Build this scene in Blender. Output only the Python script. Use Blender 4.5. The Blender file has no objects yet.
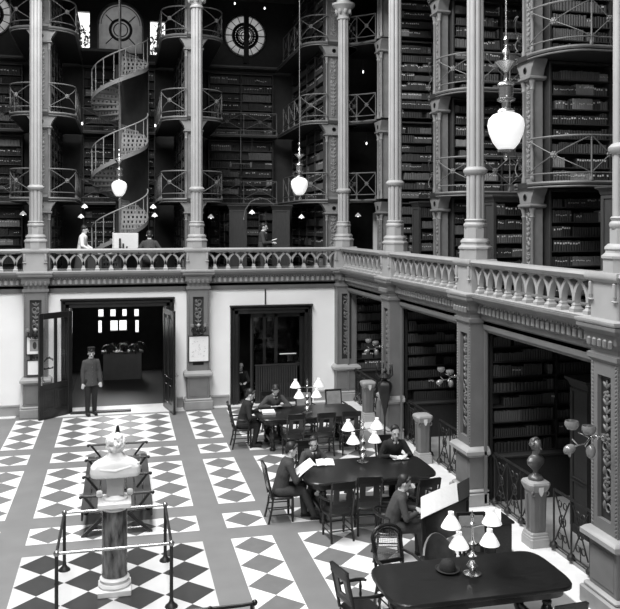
import bpy, bmesh, random
from math import *
from mathutils import Vector, Matrix, Euler
random.seed(7)
R = random.random
sc = bpy.context.scene
COL = sc.collection
PI = pi

# ------------------------------------------------------------------ materials
def mat(name, v, rough=.6, metal=0., var=.12, scale=6., coat=0., emit=0., bump=0., stretch=None):
    m = bpy.data.materials.new(name); m.use_nodes = True
    nt = m.node_tree; b = nt.nodes['Principled BSDF']
    b.inputs['Roughness'].default_value = rough
    b.inputs['Metallic'].default_value = metal
    b.inputs['Coat Weight'].default_value = coat
    tc = nt.nodes.new('ShaderNodeTexCoord'); nz = nt.nodes.new('ShaderNodeTexNoise')
    nz.inputs['Scale'].default_value = scale; nz.inputs['Detail'].default_value = 4
    src = tc.outputs['Object']
    if stretch:
        mp = nt.nodes.new('ShaderNodeMapping'); mp.inputs['Scale'].default_value = stretch
        nt.links.new(src, mp.inputs['Vector']); src = mp.outputs['Vector']
    nt.links.new(src, nz.inputs['Vector'])
    r = nt.nodes.new('ShaderNodeValToRGB')
    a, c = max(0, v*(1-var)), min(1, v*(1+var))
    r.color_ramp.elements[0].position = .3; r.color_ramp.elements[1].position = .7
    r.color_ramp.elements[0].color = (a, a, a, 1); r.color_ramp.elements[1].color = (c, c, c, 1)
    nt.links.new(nz.outputs['Fac'], r.inputs['Fac']); nt.links.new(r.outputs['Color'], b.inputs['Base Color'])
    if emit:
        b.inputs['Emission Color'].default_value = (1, 1, 1, 1); b.inputs['Emission Strength'].default_value = emit
    if bump:
        bp = nt.nodes.new('ShaderNodeBump'); bp.inputs['Strength'].default_value = bump
        nt.links.new(nz.outputs['Fac'], bp.inputs['Height']); nt.links.new(bp.outputs['Normal'], b.inputs['Normal'])
    return m

M = dict(
    wall=mat('plaster_wall', .88, .8, var=.04, scale=1.2),
    greywall=mat('grey_plaster', .12, .9, var=.15, scale=1.5),
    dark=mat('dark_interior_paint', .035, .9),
    ceil=mat('ceiling_paint', .2, .9, var=.05),
    stone=mat('painted_cast_iron', .36, .5, var=.08, scale=3),
    stoned=mat('painted_woodwork', .17, .5, var=.1, scale=3),
    plinth=mat('grey_plinth', .28, .6, var=.15, scale=3),
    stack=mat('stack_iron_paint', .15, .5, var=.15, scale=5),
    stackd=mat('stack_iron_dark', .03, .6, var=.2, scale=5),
    wood=mat('dark_wood', .013, .3, var=.4, scale=8, coat=.15, stretch=(1, 8, 8)),
    pier=mat('stack_pier_paint', .23, .5, var=.12, scale=5),
    woodm=mat('bookcase_wood', .045, .5, var=.2, scale=5, stretch=(6, 6, 1)),
    woodshade=mat('shaded_bookcase_wood', .018, .55, var=.2, scale=5, stretch=(6, 6, 1)),  # bookcase wood again, alcove shade put into its colour
    iron=mat('wrought_iron', .03, .45, .4, var=.3),
    brass=mat('polished_brass', .5, .22, .9, var=.1),
    steel=mat('rail_tube', .35, .25, .8, var=.1),
    marble=mat('white_marble', .8, .35, var=.06, scale=4),
    vein=mat('veined_marble', .10, .25, var=.9, scale=5, coat=.3, stretch=(3, 3, .8)),
    bronze=mat('bronze', .14, .38, .4, var=.3),
    tl=mat('light_tile', .86, .42, var=.04, scale=3),
        tm=mat('grey_diamond_tile', .17, .4, var=.08, scale=5),
    td=mat('slate_diamond_tile', .045, .38, var=.12, scale=5),
    tl2=mat('buff_tile', .60, .42, var=.05, scale=3),
    tband=mat('grey_border_tile', .205, .45, var=.08, scale=2),
    opal=mat('opal_glass', .9, .25, var=.01, emit=.55),
    shade=mat('opal_lamp_shade', .9, .4, var=.01, emit=.35),
    bulb=mat('lit_bulb', .9, .4, var=.01, emit=2.5),
    glassw=mat('frosted_bowl', .22, .18, .1, var=.1, coat=.5),
    paper=mat('paper', .85, .8, var=.03, scale=20),
    ink=mat('printed_ink', .35, .8, var=.5, scale=40),
    skin=mat('skin', .58, .55, var=.05, scale=20),
    hair=mat('dark_hair', .02, .5, var=.3, scale=60),
    hairg=mat('grey_hair', .25, .6, var=.3, scale=60),
    suit=mat('dark_wool_suit', .05, .9, var=.15, scale=40),
    suitd=mat('black_suit', .018, .9, var=.15, scale=40),
    suitg=mat('grey_wool_suit', .06, .9, var=.15, scale=40),
    shirt=mat('white_shirt', .8, .8, var=.03),
    leather=mat('chair_leather', .06, .4, var=.3, scale=10),
    leatherp=mat('pale_leather', .26, .4, var=.15, scale=10),
    leaf=mat('leaf', .05, .6, var=.4, scale=20),
    black=mat('black', .01, .6, var=.1),
)
TONES = [mat('book_cloth_black', .018, .6), mat('book_cloth_dark', .035, .6), mat('book_cloth_brown', .065, .6),
         mat('book_cloth_mid', .12, .65), mat('book_cloth_pale', .26, .7), mat('book_label', .7, .6), M['paper']]

def glass_mat(name, tr, rough=.05):
    m = bpy.data.materials.new(name); m.use_nodes = True; nt = m.node_tree
    for n in list(nt.nodes):
        if n.type == 'BSDF_PRINCIPLED': nt.nodes.remove(n)
    out = nt.nodes['Material Output']
    a = nt.nodes.new('ShaderNodeBsdfTransparent'); a.inputs[0].default_value = (tr, tr, tr, 1)
    g = nt.nodes.new('ShaderNodeBsdfGlossy'); g.inputs['Roughness'].default_value = rough
    x = nt.nodes.new('ShaderNodeMixShader'); x.inputs[0].default_value = .04
    nt.links.new(a.outputs[0], x.inputs[1]); nt.links.new(g.outputs[0], x.inputs[2]); nt.links.new(x.outputs[0], out.inputs[0])
    return m
M['glass'] = glass_mat('clear_glass', .98)
M['glassd'] = glass_mat('smoky_glass', .35)
def translucent(name, v):
    m = bpy.data.materials.new(name); m.use_nodes = True; nt = m.node_tree
    for n in list(nt.nodes):
        if n.type == 'BSDF_PRINCIPLED': nt.nodes.remove(n)
    t = nt.nodes.new('ShaderNodeBsdfTranslucent'); nz = nt.nodes.new('ShaderNodeTexNoise'); nz.inputs['Scale'].default_value = 9
    mp = nt.nodes.new('ShaderNodeMapRange'); mp.inputs['To Min'].default_value = v*.7; mp.inputs['To Max'].default_value = v*1.3
    nt.links.new(nz.outputs[0], mp.inputs[0]); nt.links.new(mp.outputs[0], t.inputs[0]); nt.links.new(t.outputs[0], nt.nodes['Material Output'].inputs[0])
    return m
M['frost'] = translucent('leaded_frosted_glass', .36)
M['frostb'] = translucent('pale_leaded_glass', .5)

# ------------------------------------------------------------------ mesh builder
class MB:
    def __init__(s): s.v = []; s.f = []; s.mi = []; s.mats = []
    def mat(s, m):
        if m not in s.mats: s.mats.append(m)
        return s.mats.index(m)
    def add(s, vs, fs, m):
        k = s.mat(m); n = len(s.v); s.v += [tuple(p) for p in vs]
        for f in fs: s.f.append(tuple(n+i for i in f)); s.mi.append(k)
        return s
    def box(s, x0, x1, y0, y1, z0, z1, m):
        if x0 > x1: x0, x1 = x1, x0
        if y0 > y1: y0, y1 = y1, y0
        vs = [(x, y, z) for z in (z0, z1) for y in (y0, y1) for x in (x0, x1)]
        return s.add(vs, [(0, 2, 3, 1), (4, 5, 7, 6), (0, 1, 5, 4), (2, 6, 7, 3), (0, 4, 6, 2), (1, 3, 7, 5)], m)
    def bbox(s, x0, x1, y0, y1, z0, z1, m, b=.01):       # bevelled box
        if x0 > x1: x0, x1 = x1, x0
        if y0 > y1: y0, y1 = y1, y0
        b = min(b, (x1-x0)*.45, (y1-y0)*.45, (z1-z0)*.45)
        pr = [(x0+b, y0), (x1-b, y0), (x1, y0+b), (x1, y1-b), (x1-b, y1), (x0+b, y1), (x0, y1-b), (x0, y0+b)]
        cx, cy = (x0+x1)/2, (y0+y1)/2
        ins = [(cx+(x-cx)*(1-2*b/(x1-x0)), cy+(y-cy)*(1-2*b/(y1-y0))) for x, y in pr]
        return s.loft([[(x, y, z0) for x, y in ins], [(x, y, z0+b) for x, y in pr], [(x, y, z1-b) for x, y in pr], [(x, y, z1) for x, y in ins]], m)
    def loft(s, rings, m, closed=True, cap=True):
        n = len(rings[0]); vs = [p for r in rings for p in r]; fs = []
        for i in range(len(rings)-1):
            for j in range(n if closed else n-1):
                k = (j+1) % n
                fs.append((i*n+j, i*n+k, (i+1)*n+k, (i+1)*n+j))
        if cap and closed:
            fs.append(tuple(reversed(range(n)))); fs.append(tuple(range((len(rings)-1)*n, len(rings)*n)))
        return s.add(vs, fs, m)
    def beam(s, a, b, w, h, m, up=(0, 0, 1)):
        a, b = Vector(a), Vector(b); d = (b-a).normalized(); u = Vector(up)
        if abs(d.dot(u)) > .98: u = Vector((0, 1, 0))
        r = d.cross(u).normalized()*w/2; u = r.cross(d).normalized()*h/2
        return s.loft([[p-r-u, p+r-u, p+r+u, p-r+u] for p in (a, b)], m)
    def tube(s, pts, r, m, n=8):
        pts = [Vector(p) for p in pts]; rings = []
        rs = r if isinstance(r, (list, tuple)) else [r]*len(pts)
        up = None
        for i, p in enumerate(pts):
            d = (pts[min(i+1, len(pts)-1)]-pts[max(i-1, 0)]).normalized()
            if up is None:
                up = Vector((0, 0, 1)) if abs(d.z) < .9 else Vector((1, 0, 0))
            a = d.cross(up).normalized(); up = a.cross(d).normalized()
            rings.append([p+(a*cos(t*2*PI/n)+up*sin(t*2*PI/n))*rs[i] for t in range(n)])
        return s.loft(rings, m)
    def lathe(s, prof, m, c=(0, 0, 0), n=16, mod=None, ax='z'):
        rings = []
        for r, z in prof:
            ring = []
            for t in range(n):
                a = t*2*PI/n; k = mod(a) if mod else 1
                x, y = r*k*cos(a), r*k*sin(a)
                if ax == 'z': p = (c[0]+x, c[1]+y, c[2]+z)
                elif ax == 'y': p = (c[0]+x, c[1]+z, c[2]-y)
                else: p = (c[0]+z, c[1]+x, c[2]+y)
                ring.append(p)
            rings.append(ring)
        return s.loft(rings, m)
    def ell(s, c, r, m, n=10, k=6, rot=None):
        rings = []
        for i in range(k+1):
            ph = -PI/2+PI*(i+.0)/k; ph = max(-PI/2+.12, min(PI/2-.12, ph))
            ring = []
            for t in range(n):
                a = t*2*PI/n; p = Vector((r[0]*cos(ph)*cos(a), r[1]*cos(ph)*sin(a), r[2]*sin(ph)))
                if rot: p = rot @ p
                ring.append(p+Vector(c))
            rings.append(ring)
        return s.loft(rings, m)
    def cap(s, a, ra, b, rb, m, n=12, fx=1., side=(1, 0, 0)):     # tapered capsule, widened by fx along side
        a, b = Vector(a), Vector(b); d = b-a; L = d.length or 1e-4; d = d/L; sd = Vector(side)
        u = sd-d*sd.dot(d)
        if u.length < .1: u = d.orthogonal()
        u.normalize(); w = d.cross(u)
        rings = []
        for k in (-80, -55, -25, 0): rings.append((a+d*ra*sin(radians(k)), ra*cos(radians(k))))
        for k in (0, 25, 55, 80): rings.append((b+d*rb*sin(radians(k)), rb*cos(radians(k))))
        return s.loft([[p+(u*fx*cos(t*2*PI/n)+w*sin(t*2*PI/n))*r for t in range(n)] for p, r in rings], m)
    def prism(s, poly, z0, z1, m):
        return s.loft([[(x, y, z0) for x, y in poly], [(x, y, z1) for x, y in poly]], m)
    def torus(s, c, R_, r, m, ax='z', n=16, k=6, a0=0, a1=2*PI):
        full = abs(a1-a0-2*PI) < 1e-6; pts = []
        N = n if full else n+1
        rings = []
        for i in range(N):
            a = a0+(a1-a0)*i/n; ring = []
            for j in range(k):
                b = j*2*PI/k; rr = R_+r*cos(b); q = (rr*cos(a), rr*sin(a), r*sin(b))
                if ax == 'y': q = (q[0], q[2], q[1])
                if ax == 'x': q = (q[2], q[0], q[1])
                ring.append((c[0]+q[0], c[1]+q[1], c[2]+q[2]))
            rings.append(ring)
        if full: rings.append(rings[0]); return s.loft(rings, m, cap=False)
        return s.loft(rings, m)
    def build(s, name, parent=None, smooth=38, kind=None, label=None):
        me = bpy.data.meshes.new(name); me.from_pydata(s.v, [], s.f)
        for m in s.mats: me.materials.append(m)
        me.polygons.foreach_set('material_index', s.mi)
        bm = bmesh.new(); bm.from_mesh(me); bmesh.ops.recalc_face_normals(bm, faces=bm.faces); bm.to_mesh(me); bm.free()
        if smooth:
            me.shade_smooth(); me.set_sharp_from_angle(angle=radians(smooth))
        o = bpy.data.objects.new(name, me); COL.objects.link(o)
        if parent: o.parent = parent
        if kind: o['kind'] = kind
        if label: o['label'] = label
        return o

def tag(o, label, cat, group=None, kind=None):
    o['label'] = label; o['category'] = cat
    if group: o['group'] = group
    if kind: o['kind'] = kind
    return o
def thing(name, label, cat, loc=(0, 0, 0), rz=0, group=None):
    o = bpy.data.objects.new(name, None); COL.objects.link(o); o.empty_display_size = .1
    o.location = loc; o.rotation_euler = (0, 0, rz)
    return tag(o, label, cat, group)
def dup(o, loc=None, rz=None, label=None, group=None, parent=None):
    c = o.copy(); COL.objects.link(c)
    if parent: c.parent = parent
    for ch in list(o.children): dup(ch, parent=c)
    if loc is not None: c.location = loc
    if rz is not None: c.rotation_euler = (0, 0, rz)
    if label: c['label'] = label
    if group: c['group'] = group
    return c
def struct(o): o['kind'] = 'structure'; return o

# ------------------------------------------------------------------ layout constants
YB = 22.8          # face of the back wall
XR = 6.45          # face of the right wall
BX = [-6.5, -2.2, 2.1, 6.4]          # column lines on the back side
RY = [18.4, 13.9, 9.45, 5.0]         # column lines on the right side
GF = 3.5           # gallery floor
LV = [3.5, 5.9, 8.3, 10.7, 13.1]     # stack levels

# ------------------------------------------------------------------ shell
f = MB()
f.box(-7, 7, -4, 23.4, -.2, 0, M['tband'])
def tiles(x0, x1, y0, y1, nx, ny, lm, dm):
    f.box(x0, x1, y0, y1, 0, .003, lm)
    dx, dy = (x1-x0)/nx, (y1-y0)/ny
    for i in range(nx):
        for j in range(ny):
            cx, cy = x0+dx*(i+.5), y0+dy*(j+.5)
            f.prism([(cx-dx/2+.004, cy), (cx, cy-dy/2+.004), (cx+dx/2-.004, cy), (cx, cy+dy/2-.004)], .001, .005, dm)
for (x0, x1, nx) in ((-4.9, -3.04, 3), (-2.64, -1.935, 1), (-1.467, 1.298, 4), (1.757, 2.437, 1), (2.872, 5.63, 4)):
    for (y0, y1, ny) in ((19.34, 22.2, 4), (18.09, 18.83, 1), (14.74, 17.62, 4), (13.52, 14.22, 1), (10.2, 13.04, 4), (8.98, 9.7, 1), (5.7, 8.5, 4), (1.5, 4.9, 5)):
        c = nx == 4 and x0 < 0 and y0 < 13.1 and y0 > 10
        tiles(x0, x1, y0, y1, nx, ny, M['tl2'] if c else M['tl'], M['td'] if c else M['tm'])
# pale marble strips along the walls
f.box(6.0, 6.62, -4, 22.45, 0, .012, M['marble'])
f.box(-4.4, -2.7, 22.5, 22.8, 0, .012, M['marble']); f.box(-1.7, 1.75, 22.35, 23.4, 0, .012, M['marble']); f.box(2.5, 6.0, 22.5, 22.8, 0, .012, M['marble'])
struct(f.build('floor', smooth=None))
f = MB(); f.box(6.62, 13.4, 4, 23.4, -.2, .06, M['plinth']); struct(f.build('floor', smooth=None))
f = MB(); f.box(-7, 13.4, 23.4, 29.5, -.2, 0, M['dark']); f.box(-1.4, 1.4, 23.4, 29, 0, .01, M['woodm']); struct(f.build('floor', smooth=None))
# gallery floors
f = MB(); f.box(-7, 13.4, 22.75, 29.4, 3.28, GF, M['greywall']); f.box(6.5, 13.4, 2, 22.75, 3.28, GF, M['greywall']); struct(f.build('floor', smooth=None))

b = MB()
def wbox(x0, x1, z0, z1, y0=YB, y1=YB+.3): b.box(x0, x1, y0, y1, z0, z1, M['wall'])
wbox(-7, -1.42, 0, 3.3); wbox(-1.42, 1.34, 2.92, 3.3); wbox(1.34, 3.2, 0, 3.3); wbox(3.2, 5.3, 2.66, 3.3); wbox(5.3, 6.5, 0, 3.3)
struct(b.build('wall_back', smooth=None))
b = MB()
b.box(XR, XR+.3, 2, 23.1, 3.27, 3.45, M['stoned'])
struct(b.build('wall_right', smooth=None))
b = MB(); b.box(-7.3, -7, -4.3, 30, 0, 17.5, M['greywall']); struct(b.build('wall_left', smooth=None))
b = MB(); b.box(-7.3, 13.7, -4.3, -4, 0, 17.5, M['greywall']); struct(b.build('wall_front', smooth=None))
b = MB(); b.box(13.4, 13.7, -4, 30, 0, 17.5, M['greywall']); b.box(6.8, 13.4, 1.7, 2, 0, 13.3, M['greywall']); struct(b.build('wall_side', smooth=None))
# far wall with window openings: cut as a grid of boxes
def wall_with_holes(name, x0, x1, z0, z1, y0, y1, holes, m):
    b = MB(); xs = sorted({x0, x1, *[h[0] for h in holes], *[h[1] for h in holes]}); zs = sorted({z0, z1, *[h[2] for h in holes], *[h[3] for h in holes]})
    for i in range(len(xs)-1):
        for j in range(len(zs)-1):
            cx, cz = (xs[i]+xs[i+1])/2, (zs[j]+zs[j+1])/2
            if not any(h[0] < cx < h[1] and h[2] < cz < h[3] for h in holes): b.box(xs[i], xs[i+1], y0, y1, zs[j], zs[j+1], m)
    return struct(b.build(name, smooth=None))
YF = 29.2
holes = [(-.75, -.55, 1.885, 2.17), (-.34, -.137, 1.885, 2.16), (.07, .243, 1.885, 2.16), (.485, .66, 1.87, 2.15),
         (-.34, -.065, 1.38, 1.77), (-.035, .243, 1.38, 1.77), (-.75, -.61, 1.32, 1.78), (.52, .66, 1.30, 1.76)]
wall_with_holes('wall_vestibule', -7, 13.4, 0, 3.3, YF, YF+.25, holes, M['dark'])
H2 = [(-.75, .8, 11.2, 12.95), (3.68, 5.24, 11.25, 12.81), (-5.17, -3.57, 11.5, 13.1), (-1.5, -1.0, 11.25, 12.6), (1.02, 1.6, 11.15, 12.4)]
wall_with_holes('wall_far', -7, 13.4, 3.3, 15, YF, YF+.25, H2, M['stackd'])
b = MB()
b.box(-7, 13.4, 22.9, 29.4, 13.3, 13.5, M['greywall']); b.box(6.6, 13.4, 2, 22.9, 13.3, 13.5, M['greywall'])
struct(b.build('ceiling', smooth=None))
b = MB(); b.box(-7.3, 13.7, -4.3, 30, 17.5, 17.8, M['ceil']); struct(b.build('ceiling', smooth=None))
b = MB(); b.box(-7, 6.6, 22.55, 22.9, 12.2, 17.5, M['greywall']); b.box(6.25, 6.6, 2, 22.55, 12.2, 17.5, M['greywall']); struct(b.build('wall_clerestory', smooth=None))
# ground floor partition behind: vestibule side walls
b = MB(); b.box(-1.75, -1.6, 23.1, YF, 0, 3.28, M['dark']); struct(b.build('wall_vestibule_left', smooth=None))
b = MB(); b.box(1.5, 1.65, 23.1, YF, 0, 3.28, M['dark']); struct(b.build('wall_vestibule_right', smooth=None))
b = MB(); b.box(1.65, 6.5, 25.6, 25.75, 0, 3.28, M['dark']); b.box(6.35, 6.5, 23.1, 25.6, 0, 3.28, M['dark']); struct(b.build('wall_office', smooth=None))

# baseboards on the back wall
b = MB()
for x0, x1 in ((-7, -2.62), (-1.8, -1.62), (1.55, 1.72), (2.48, 3.02), (5.5, 6.2)):
    b.box(x0, x1, YB-.07, YB, .012, .26, M['plinth']); b.box(x0, x1, YB-.09, YB, .26, .30, M['stone'])
struct(b.build('baseboard_back', smooth=None))

# cornice with little arcade of dentils
CP = [(0, 3.30), (.05, 3.30), (.05, 3.36), (.10, 3.40), (.10, 3.47), (.14, 3.50), (.14, 3.66), (.20, 3.70), (.30, 3.74), (.34, 3.80), (.34, 3.84), (0, 3.86)]
def cornice(name, back):
    b = MB()
    if back:
        e0 = [(-7, YB+.05-o, z) for o, z in CP]; e1 = [(XR+.05-o, YB+.05-o, z) for o, z in CP]
        b.loft([e0, e1], M['stoned'])
        x = -6.9
        while x < 6.1:
            b.bbox(x, x+.085, YB-.13, YB-.08, 3.50, 3.64, M['stone'], .02); b.torus((x+.042, YB-.11, 3.64), .05, .012, M['stone'], 'y', 6, 4, 0, PI); x += .15
    else:
        e0 = [(XR+.05-o, YB+.05-o, z) for o, z in CP]; e1 = [(XR+.05-o, 2, z) for o, z in CP]
        b.loft([e0, e1], M['stoned'])
        y = 22.4
        while y > 5:
            b.bbox(XR-.13, XR-.08, y-.085, y, 3.50, 3.64, M['stone'], .02); b.torus((XR-.11, y-.042, 3.64), .05, .012, M['stone'], 'x', 6, 4, 0, PI); y -= .15
    return struct(b.build(name, smooth=30))
cornice('trim_1', True); cornice('trim_2', False)
b = MB()
b.box(XR+.02, XR+.62, 2, 22.75, 3.45, 3.9, M['stoned']); b.box(-7, XR+.62, YB+.02, YB+.6, 3.45, 3.9, M['stoned'])
struct(b.build('trim_3', smooth=None))

# ------------------------------------------------------------------ carved ornament
def carve(b, cx, y, w, z0, z1, m, seed=1, n=None):
    """raised leaf scrolls and fruit on a panel facing -Y, centred on cx"""
    rr = random.Random(seed); z = z0+w*.5; k = 0
    while z < z1-w*.3:
        s = -1 if k % 2 else 1
        t = rr.choice(['scroll', 'leaf', 'fruit', 'leaf'])
        if t == 'scroll':
            b.torus((cx+s*w*.14, y, z), w*.2, w*.055, m, 'y', 9, 4)
            b.ell((cx-s*w*.2, y, z+.02), (w*.13, w*.08, w*.22), m, 6, 4)
        elif t == 'leaf':
            for a in (-50, 0, 50):
                q = Matrix.Rotation(radians(a), 3, 'Y'); b.ell((cx+sin(radians(a))*w*.18, y, z+cos(radians(a))*w*.12), (w*.09, w*.07, w*.24), m, 6, 4, q)
        else:
            for a in range(5): b.ell((cx+cos(a*1.26)*w*.17, y, z+sin(a*1.26)*w*.17), (w*.1,)*3, m, 6, 4)
            b.ell((cx, y-.005, z), (w*.11,)*3, m, 6, 4)
        z += w*.42; k += 1

# ------------------------------------------------------------------ lower pilasters
def pilaster(label, loc, rz, group=None):
    t = thing('pilaster', label, 'pilaster', loc, rz, group)
    D = .33   # front face at y=-D, wall at y=0
    b = MB(); b.bbox(-.40, .40, -D-.12, 0, .0, .24, M['plinth'], .015); b.bbox(-.37, .37, -D-.08, .02, .24, .30, M['stone'], .02); b.build('plinth', t)
    b = MB(); b.bbox(-.31, .31, -D-.02, 0.02, .30, .90, M['stoned'], .01); b.bbox(-.25, .25, -D-.03, -D, .36, .84, M['stoned'], .01); b.build('pedestal', t)
    b = MB(); b.loft([[(x*s, (y if y < 0 else y), z) for x, y in ((-.31, -D-.02), (.31, -D-.02), (.31, .02), (-.31, .02))] for s, z in ((1, .88),)]+
                     [[(x, y, z) for x, y in ((-.31-o, -D-.02-o), (.31+o, -D-.02-o), (.31+o, .02), (-.31-o, .02))] for o, z in ((.05, .92), (.09, .94), (.09, 1.0), (.04, 1.05), (0, 1.07))], M['stone']); b.build('ledge', t)
    b = MB()
    b.box(-.30, .30, -D+.07, .02, 1.05, 3.32, M['stoned'])
    for x0, x1 in ((-.30, -.15), (.15, .30)): b.box(x0, x1, -D, -D+.07, 1.05, 3.32, M['stoned'])
    b.box(-.15, .15, -D, -D+.07, 1.05, 1.22, M['stoned']); b.box(-.15, .15, -D, -D+.07, 3.12, 3.32, M['stoned'])
    b.build('shaft', t, smooth=None)
    b = MB(); b.box(-.15, .15, -D+.06, -D+.075, 1.22, 3.12, M['stackd']); carve(b, 0, -D+.045, .27, 1.25, 3.1, M['stack'], int(abs(loc[0]*7+loc[1]))); b.build('carved_panel', t)
    for s in (-1, 1):
        b = MB(); z = 1.12
        while z < 3.3:
            b.ell((s*.262, -D+.01, z), (.024, .03, .034), M['stoned'], 6, 4, Matrix.Rotation(.6*s, 3, 'Y')); z += .05
        b.build('rope_moulding', t)
    b = MB(); b.loft([[(-.3-o, -D-o, z), (.3+o, -D-o, z), (.3+o, .02, z), (-.3-o, .02, z)] for o, z in ((0, 3.3), (.04, 3.34), (.04, 3.4), (.0, 3.42), (.0, 3.48), (.06, 3.56), (.06, 3.68), (.14, 3.75), (.14, 3.79))], M['stoned'])
    for i in range(5): b.bbox(-.27+i*.12, -.19+i*.12, -D-.1, -D-.05, 3.50, 3.62, M['stoned'], .02)
    b.build('capital', t, smooth=30)
    return t
pilaster('grey carved pilaster behind the open left door leaf, framed pictures hung on it', (BX[1]+.02, YB, 0), 0)
pilaster('grey carved pilaster on the white back wall between the entrance and the dark doorway', (BX[2]+.02, YB, 0), 0)
pilaster('grey pilaster in the corner where the white back wall meets the alcoves', (6.42, YB+.06, 0), 0)
pilaster('carved pier between the first two book alcoves, beside the tall dark iron stand', (XR+.08, RY[0]-.03, 0), -PI/2)
pilaster('carved pier left of the bronze bust alcove, with a bracket lamp', (XR+.08, RY[1]-.03, 0), -PI/2)
pilaster('carved pier at the right edge of the photo, nearest the camera', (XR+.08, RY[2]-.03, 0), -PI/2)
# jambs around alcove openings
for i, (y0, y1) in enumerate(((22.5, 18.8), (18.0, 14.3), (13.5, 9.85), (9.05, 5.4))):
    b = MB()
    for y in (y0, y1):
        s = -1 if y == y0 else 1
        b.box(XR-.02, XR+.03, y, y+s*.03, .06, 3.30, M['stoned'])
    b.box(XR-.03, XR+.14, y1, y0, 3.22, 3.30, M['stoned']); b.box(XR+.0, XR+.12, y1, y0, 3.17, 3.22, M['stack'])
    struct(b.build('trim_%d' % (4+i), smooth=None))

# ------------------------------------------------------------------ balustrades
P_ = .36
def baluster_mesh():
    b = MB(); m = M['stone']
    b.loft([[(sx*w, sy*w*1.3, z) for sx, sy in ((-1, -1), (1, -1), (1, 1), (-1, 1))] for w, z in ((.062, 3.85), (.062, 3.92), (.045, 3.94), (.038, 3.96), (.044, 3.975), (.03, 3.99), (.03, 4.08))], m)
    for s in (-1, 1):
        rings = []
        for i in range(9):
            a = i/8*PI/2; r = .345
            x = s*(.36-r*cos(a)-.015); z = 4.03+r*sin(a)*.97
            t = .029-.004*i/8; nx, nz = -cos(a)*s, sin(a)
            rings.append([(x+nx*t, -.05, z+nz*t*.9), (x+nx*t, .05, z+nz*t*.9), (x-nx*t, .05, z-nz*t*.9), (x-nx*t, -.05, z-nz*t*.9)])
        b.loft(rings, m)
    return b
BAL = baluster_mesh().build('baluster'); BAL_ME = BAL.data; bpy.data.objects.remove(BAL)
def balustrade(label, loc, rz, L, group=None):
    t = thing('balustrade', label, 'balustrade', loc, rz, group)
    n = max(1, round((L-.02)/P_)); p = L/n
    b = MB(); b.loft([[(x, y, z) for y, z in ((-.09, 4.36), (-.13, 4.39), (-.15, 4.43), (-.13, 4.47), (.13, 4.47), (.15, 4.43), (.13, 4.39), (.09, 4.36))] for x in (-L/2, L/2)], M['stone']); b.build('top_rail', t)
    b = MB(); b.bbox(-L/2, L/2, -.12, .14, 3.84, 3.87, M['stone'], .01); b.build('bottom_rail', t)
    for i in range(n):
        o = bpy.data.objects.new('baluster', BAL_ME); COL.objects.link(o); o.parent = t; o.location = (-L/2+p*(i+.5), 0, 0); o.scale = (p/P_, 1, 1)
    b = MB()
    for k in range(n):          # interlaced arc row under the rail
        b.torus((-L/2+p*(k+.5), 0, 4.33), p*.5, .018, M['stone'], 'y', 8, 4, .1, PI-.1) if 0 else None
    return t
def pedestal(label, loc, rz):
    t = thing('column_pedestal', label, 'pedestal', loc, rz)
    b = MB(); b.bbox(-.31, .31, -.22, .24, 3.85, 4.37, M['stone'], .02); b.build('block', t)
    b = MB(); b.loft([[(-.31-o, -.22-o, z), (.31+o, -.22-o, z), (.31+o, .24+o, z), (-.31-o, .24+o, z)] for o, z in ((0, 4.35), (.05, 4.39), (.06, 4.43), (.04, 4.48))], M['stone']); b.build('cap', t)
    b = MB(); b.loft([[(-.31-o, -.22-o, z), (.31+o, -.22-o, z), (.31+o, .24, z), (-.31-o, .24, z)] for o, z in ((.13, 3.80), (.15, 3.83), (.15, 3.86), (.02, 3.87))], M['stone']); b.build('base', t)
    for s in (-1, 1):
        b = MB(); x = s*.27; b.bbox(x-.025, x+.025, -.26, -.21, 4.16, 4.35, M['stone'], .01); b.bbox(x-.05, x+.05, -.265, -.21, 4.10, 4.125, M['stone'], .01); b.lathe([(.01, 0), (.022, .03), (.01, .07)], M['stone'], (x, -.235, 4.12), 8); b.build('droplet', t)
    return t
clu = lambda a: .76+.24*abs(cos(4*a))**.4
def column(label, loc, top=11.3):
    t = thing('clustered_column', label, 'column', (loc[0], loc[1], 0), 0, 'tall clustered gallery columns'); oc = 8
    m = M['stone']
    def octr(w, z): return [(w*cos(a*PI/4+PI/8)/cos(PI/8), w*sin(a*PI/4+PI/8)/cos(PI/8), z) for a in range(8)]
    b = MB(); b.loft([octr(w, z) for w, z in ((.27, 4.47), (.27, 4.66), (.29, 4.67), (.29, 4.70), (.245, 4.74), (.24, 4.77), (.255, 4.79), (.25, 4.82), (.21, 4.86))], m); b.build('base', t)
    b = MB(); b.loft([octr(w, z) for w, z in ((.19, 4.85), (.19, 5.06))], m); b.build('drum', t)
    q = lambda a: .88+.12*abs(cos(2*a))
    b = MB(); b.lathe([(.19, 5.04), (.215, 5.08), (.225, 5.11), (.215, 5.14), (.19, 5.16), (.20, 5.18), (.21, 5.20), (.19, 5.22)], m, n=32, mod=q); b.build('collar', t)
    b = MB(); b.lathe([(.170, 5.2), (.170, 6.02), (.166, 6.2), (.158, top)], m, n=96, mod=clu); b.build('shaft', t, smooth=30)
    b = MB(); b.lathe([(.16, 6.03), (.20, 6.06), (.225, 6.10), (.225, 6.13), (.19, 6.17), (.16, 6.19)], m, n=24); b.build('ring', t)
    b = MB(); b.lathe([(.15, top-.12), (.19, top-.10), (.19, top-.06), (.155, top-.02), (.17, top+.08), (.25, top+.2), (.34, top+.3), (.34, top+.36), (.20, top+.4), (.18, 12.2)], m, n=24)
    for a in range(8): b.ell((.21*cos(a*PI/4), .21*sin(a*PI/4), top+.13), (.05, .05, .09), m, 6, 4)
    b.build('capital', t)
    return t
YC = 22.8
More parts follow.
